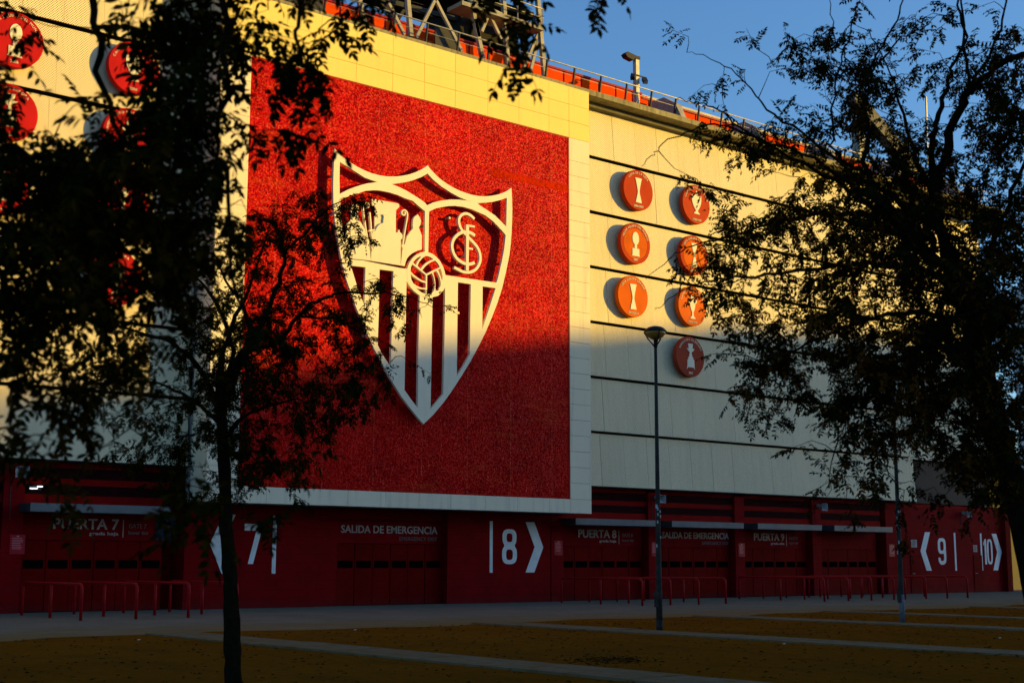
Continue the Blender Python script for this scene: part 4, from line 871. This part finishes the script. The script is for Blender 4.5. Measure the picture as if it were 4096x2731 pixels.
tree('spreading_acacia_tree', 'large dark spreading tree with leaning trunk in front of the end wall', (b3[0], b3[1], 0),
  [(4250, 2990, D, .15), (4205, 2650, D, .13), (4155, 2380, D, .115), (4070, 2000, D, .102), (3960, 1650, D, .098), (3915, 1400, D, .09), (3850, 1200, D, .08), (3790, 1000, D, .07)],
  [[(3800, 1040, D, 0.0546), (3745, 860, D, 0.0468), (3760, 690, D, 0.0406), (3847, 436, D-.2, 0.0328), (3891, 361, D-.3, 0.0296), (3943, 305, D-.4, 0.0265), (4030, 240, D-.6, 0.0234), (4120, 205, D-.8, 0.0195)],
   [(3750, 870, D, 0.0390), (3728, 683, D+.3, 0.0312), (3738, 523, D+.4, 0.0250), (3769, 414, D+.4, 0.0203), (3800, 300, D+.5, 0.0156), (3850, 150, D+.6, 0.0109), (3838, -60, D+.6, 0.0078)],
   [(3847, 436, D-.2, 0.0234), (3868, 330, D-.2, 0.0156), (3862, 220, D-.2, 0.0125), (3838, 20, D-.2, 0.0094), (3830, -80, D-.2, 0.0078)],
   [(3740, 960, D, 0.0390), (3560, 830, D-.4, 0.0265), (3470, 690, D-.5, 0.0203), (3466, 436, D-.5, 0.0148), (3486, 283, D-.5, 0.0117), (3534, 183, D-.5, 0.0094), (3595, 57, D-.5, 0.0070), (3620, -60, D-.5, 0.0055)],
   [(3486, 283, D-.5, 0.0094), (3600, 160, D-.5, 0.0070), (3720, 100, D-.6, 0.0047)],
   [(3470, 700, D-.5, 0.0156), (3380, 650, D-.7, 0.0125), (3338, 588, D-.8, 0.0101), (3333, 392, D-.8, 0.0086), (3372, 218, D-.8, 0.0070), (3412, 87, D-.8, 0.0055), (3433, -30, D-.8, 0.0039)],
   [(3460, 520, D-.4, 0.0117), (3447, 405, D-.3, 0.0094), (3412, 274, D-.3, 0.0078), (3372, 200, D-.3, 0.0062), (3325, 122, D-.3, 0.0047), (3329, -40, D-.3, 0.0031)],
   [(3720, 900, D, 0.0351), (3540, 770, D+.3, 0.0234), (3450, 720, D+.4, 0.0172), (3250, 560, D+.6, 0.0125), (3072, 435, D+.8, 0.0094), (2984, 340, D+.9, 0.0070), (2875, 253, D+1, 0.0047), (2745, 209, D+1.1, 0.0023)],
   [(3700, 980, D, 0.0328), (3450, 800, D-.2, 0.0218), (3300, 700, D-.3, 0.0156), (3072, 579, D-.4, 0.0109), (2919, 470, D-.5, 0.0078), (2815, 414, D-.5, 0.0055), (2701, 396, D-.5, 0.0031)],
   [(3720, 1040, D, 0.0312), (3480, 800, D-.9, 0.0195), (3250, 640, D-1.2, 0.0133), (3050, 560, D-1.3, 0.0101), (2875, 500, D-1.4, 0.0078), (2788, 514, D-1.4, 0.0062), (2675, 562, D-1.4, 0.0047), (2614, 618, D-1.4, 0.0039), (2571, 670, D-1.4, 0.0023)],
   [(3780, 1080, D, 0.0351), (3600, 900, D+.2, 0.0234), (3350, 850, D+.3, 0.0172), (3072, 900, D+.4, 0.0117), (2919, 944, D+.4, 0.0086), (2810, 970, D+.4, 0.0070), (2701, 1018, D+.4, 0.0047), (2579, 1118, D+.4, 0.0023)],
   [(3830, 1180, D, 0.0351), (3700, 1080, D-.5, 0.0234), (3400, 1060, D-.8, 0.0172), (3072, 1100, D-1, 0.0109), (2875, 1118, D-1, 0.0078), (2788, 1132, D-1, 0.0062), (2693, 1184, D-1, 0.0039), (2614, 1245, D-1, 0.0023)],
   [(3880, 1300, D, 0.0312), (3650, 1250, D+.4, 0.0218), (3400, 1300, D+.7, 0.0156), (3150, 1420, D+.9, 0.0101), (3020, 1560, D+1, 0.0055), (2990, 1700, D+1, 0.0023)],
   [(3900, 1380, D, 0.0273), (3700, 1400, D-.4, 0.0195), (3500, 1500, D-.6, 0.0140), (3400, 1600, D-.7, 0.0101), (3340, 1760, D-.7, 0.0062), (3310, 1980, D-.7, 0.0023)],
   [(3500, 1500, D-.6, 0.0125), (3420, 1600, D-.5, 0.0094), (3396, 1720, D-.5, 0.0062), (3384, 2010, D-.5, 0.0023)],
   [(3930, 1500, D, 0.0234), (3700, 1560, D+.3, 0.0156), (3560, 1700, D+.4, 0.0109), (3540, 1850, D+.4, 0.0070), (3600, 1960, D+.4, 0.0031)],
   [(3560, 1700, D+.2, 0.0094), (3500, 1680, D+.1, 0.0070), (3520, 1830, D+.1, 0.0047), (3590, 1930, D+.1, 0.0023)],
   [(3870, 1240, D, 0.0390), (3960, 1020, D+.6, 0.0273), (4020, 850, D+.9, 0.0218), (4100, 640, D+1.1, 0.0156), (4160, 480, D+1.2, 0.0109)],
   [(3920, 1420, D, 0.0312), (4010, 1300, D-.5, 0.0234), (4110, 1180, D-.8, 0.0172)],
   [(3790, 1000, D, 0.0390), (3740, 800, D+.8, 0.0281), (3650, 600, D+1.2, 0.0187), (3600, 420, D+1.4, 0.0125), (3560, 300, D+1.5, 0.0078), (3480, 120, D+1.6, 0.0047)],
   [(3860, 400, D-.2, 0.0156), (4000, 120, D-.3, 0.0101), (4020, -40, D-.3, 0.0070)]],
  [(3640, 1250, 430, 280, D-1.8, D+1.6, 250), (3900, 1500, 260, 420, D-1.5, D+1.6, 270), (3720, 330, 330, 330, D-1, D+1.4, 66), (3330, 420, 240, 330, D-1, D+.8, 40), (3150, 1020, 310, 250, D-1.4, D+1, 80), (3250, 1450, 280, 200, D-1, D+1.2, 90), (4020, 800, 130, 420, D-1, D+1.6, 120),
   (3420, 1780, 170, 180, D-.9, D+.6, 34), (3960, 1850, 170, 180, D-1.2, D+1, 80), (2900, 980, 120, 100, D-.8, D+.6, 7), (2820, 1190, 80, 50, D-1, D, 4), (3020, 560, 180, 110, D-1.4, D+.6, 16), (3420, 850, 320, 190, D-1.4, D+1.2, 85), (3000, 1330, 130, 160, D-.6, D+.9, 24), (3060, 1580, 100, 130, D+.2, D+1, 16), (3220, 230, 130, 170, D-.5, D+.6, 18), (3600, 700, 260, 180, D-1, D+1.4, 70), (3780, 950, 260, 200, D-1.3, D+1.5, 95), (3560, 1580, 200, 150, D-1, D+1, 60), (4040, 350, 90, 250, D-1, D+1, 34), (2900, 780, 120, 90, D-.6, D+.6, 5)],
  .155, .005, 5, LEAF_R, per=7, nobj=0, droop=.4, auto=.2, keep=lambda c: float(np.dot(c-CAM, RT)/np.dot(c-CAM, FW)) > 0.118 or c[2] > 5.2, group='trees before the stadium')
D = 5.2
b3 = at_dist(-1500, 2700, D)
tree('overhanging_acacia_tree', 'near dark tree whose leafy branches hang blurred over the red medallions', (b3[0], b3[1], 0),
  [(-1500, 4000, D, .13), (-1450, 3000, D, .12), (-1350, 2000, D, .11), (-1150, 1100, D, .10), (-900, 300, D, .085), (-650, -350, D, .07)],
  [[(-1000, 700, D, 0.0330), (-600, 620, D, 0.0248), (-200, 580, D, 0.0187), (60, 600, D, 0.0149), (260, 680, D, 0.0110), (420, 900, D, 0.0077), (500, 1300, D, 0.0044), (540, 1700, D, 0.0022)],
   [(-700, -250, D, 0.0330), (-200, -300, D+.2, 0.0248), (300, -220, D+.3, 0.0187), (380, 100, D+.3, 0.0143), (430, 420, D+.3, 0.0110), (560, 800, D+.3, 0.0072), (640, 1200, D+.3, 0.0039)],
   [(-650, -350, D, 0.0330), (0, -500, D, 0.0248), (600, -420, D, 0.0198), (860, -120, D-.2, 0.0154), (900, 250, D-.3, 0.0121), (880, 600, D-.3, 0.0083), (830, 950, D-.3, 0.0050)],
   [(600, -420, D, 0.0193), (1100, -420, D-.1, 0.0154), (1250, -120, D-.2, 0.0110), (1180, 120, D-.2, 0.0077), (1250, 300, D-.2, 0.0050), (1330, 420, D-.2, 0.0022)],
   [(1100, -420, D, 0.0154), (1700, -430, D, 0.0121), (1960, -400, D-.1, 0.0088), (2030, -200, D-.1, 0.0055), (2055, 60, D-.1, 0.0022)],
   [(1700, -500, D, 0.0110), (2250, -560, D, 0.0072), (2390, -350, D, 0.0044), (2450, -150, D, 0.0017)],
   [(-1150, 1100, D, 0.0275), (-500, 900, D-.2, 0.0193), (-100, 1000, D-.3, 0.0138), (60, 1300, D-.3, 0.0088), (60, 1700, D-.3, 0.0033)],
   [(100, 610, D, 0.0110), (150, 800, D, 0.0077), (200, 1200, D, 0.0050), (230, 1700, D, 0.0022)],
   [(880, 600, D-.3, 0.0083), (960, 1200, D-.4, 0.0060), (985, 1700, D-.5, 0.0044), (960, 1960, D-.5, 0.0028), (800, 2130, D-.5, 0.0017)],
   [(380, 100, D+.3, 0.0110), (700, 180, D+.2, 0.0077), (850, 420, D+.2, 0.0050), (1050, 560, D+.2, 0.0022)]],
  [(150, 620, 150, 110, D-.5, D+.5, 9), (110, 900, 150, 200, D-.5, D+.5, 14), (100, 1260, 150, 180, D-.5, D+.5, 10), (420, 700, 120, 120, D-.5, D+.5, 8), (280, 800, 260, 230, D-.7, D+.7, 32), (690, 440, 160, 330, D-.6, D+.7, 33), (700, 850, 150, 260, D-.6, D+.6, 23), (480, 1000, 280, 190, D-.6, D+.6, 26), (240, 1150, 240, 160, D-.6, D+.6, 14), (780, 110, 150, 130, D-.5, D+.5, 13), (1010, 90, 160, 80, D-.4, D+.4, 6), (1290, 70, 130, 60, D-.3, D+.3, 4), (1160, 260, 120, 80, D-.3, D+.3, 4), (1080, 480, 70, 60, D-.3, D+.3, 2), (330, 1470, 250, 140, D-.5, D+.5, 11), (480, 60, 80, 100, D-.3, D+.4, 6), (30, 620, 70, 90, D-.5, D+.4, 4), (180, 470, 170, 50, D-.4, D+.4, 4), (400, 560, 150, 80, D-.4, D+.4, 6),
   (2015, -90, 40, 30, D-.2, D+.2, 3), (2055, 50, 20, 50, D-.2, D+.1, 4), (2320, -130, 15, 15, D, D+.2, 1), (2450, -110, 25, 20, D, D+.2, 1), (640, 2110, 90, 20, D-.7, D-.4, 2), (820, 2070, 60, 30, D-.7, D-.4, 2), (960, 1960, 20, 40, D-.6, D-.4, 1), (540, 1680, 80, 90, D-.3, D+.4, 4), (90, 1670, 60, 80, D-.4, D, 3), (60, 40, 60, 50, D-.4, D+.3, 2)],
  .17, .0035, 9, LEAF_N, per=7, nobj=290, droop=.7, reach=.25, auto=.04, zmin=1.62, group='trees before the stadium')

# ------------------------------------------------------------------ the buildings across the street whose shadow lies on the wall, and one beyond the corner
PLASTER = plain('ochre_plaster', (0.42, 0.35, 0.26), .15, .6, .8); ROOFT = plain('flat_roof_gravel', (0.25, 0.23, 0.2), .2, 2, .9); BRICK = plain('brown_brick', (0.25, 0.12, 0.08), .2, 1.5, .85); WIN = plain('window_glass', (0.05, 0.06, 0.07), .2, 1, .15); WHITEW = plain('white_render', (0.6, 0.58, 0.54), .1, .8, .8); AWN = plain('red_awning', (0.4, 0.04, 0.03), .1, 2, .7)
def block(x0, x1, y0, y1, tops, label, mat, face=1):
    t = thing('apartment_block', label, 'building', ((x0+x1)/2, y1, 0), 'apartment blocks across the street'); h0 = min(z for _, _, z in tops)
    part('wall', MB().box(x0, x1, y0, y1, 0, h0-.4), mat, t)
    for a, b, z in tops:
        part('parapet', MB().box(a, b, y0, y1, h0-.395, z), WHITEW, t)
    nf = int((h0-1.5)//3); nw = int((x1-x0)//3.2); me = box_mesh('window', 0, 1.3, 0, .06, 0, 1.4, WIN)
    for i in range(nf):
        for j in range(nw):
            o = link('window', me, t); o.location = Vector((x0+1.0+j*3.2, y1+.002 if face > 0 else y0-.062, 1.2+i*3.0)) - t.location
block(20, 62, -96, -80, [(20, 62, 21.5)], 'ochre apartment block across the street', PLASTER); block(62.5, 98, -95, -80, [(62.5, 98, 21.9)], 'brown brick apartment block across the street', BRICK); block(98.5, 131, -97, -80, [(98.5, 131, 20.8)], 'white apartment block across the street', WHITEW)
block(131.5, 175, -98, -80, [(131.5, 138.9, 22.5), (138.9, 144.6, 26.0), (144.6, 149.6, 27.1), (149.6, 156, 28.2), (156, 175, 28.7)], 'stepped brick apartment block across the street', BRICK)
block(112, 135, 10, 24, [(112, 135, 26)], 'pale apartment block beyond the stadium corner', WHITEW, -1)
t = thing('striped_awning', 'red and white striped awning on the far apartment block', 'awning', (113, 9, 15)); 
for i in range(12): part('stripe', MB().box(112+i*.8, 112.78+i*.8, 8.9, 9.9, 16.2, 16.5), AWN if i % 2 else WHITEW, t)
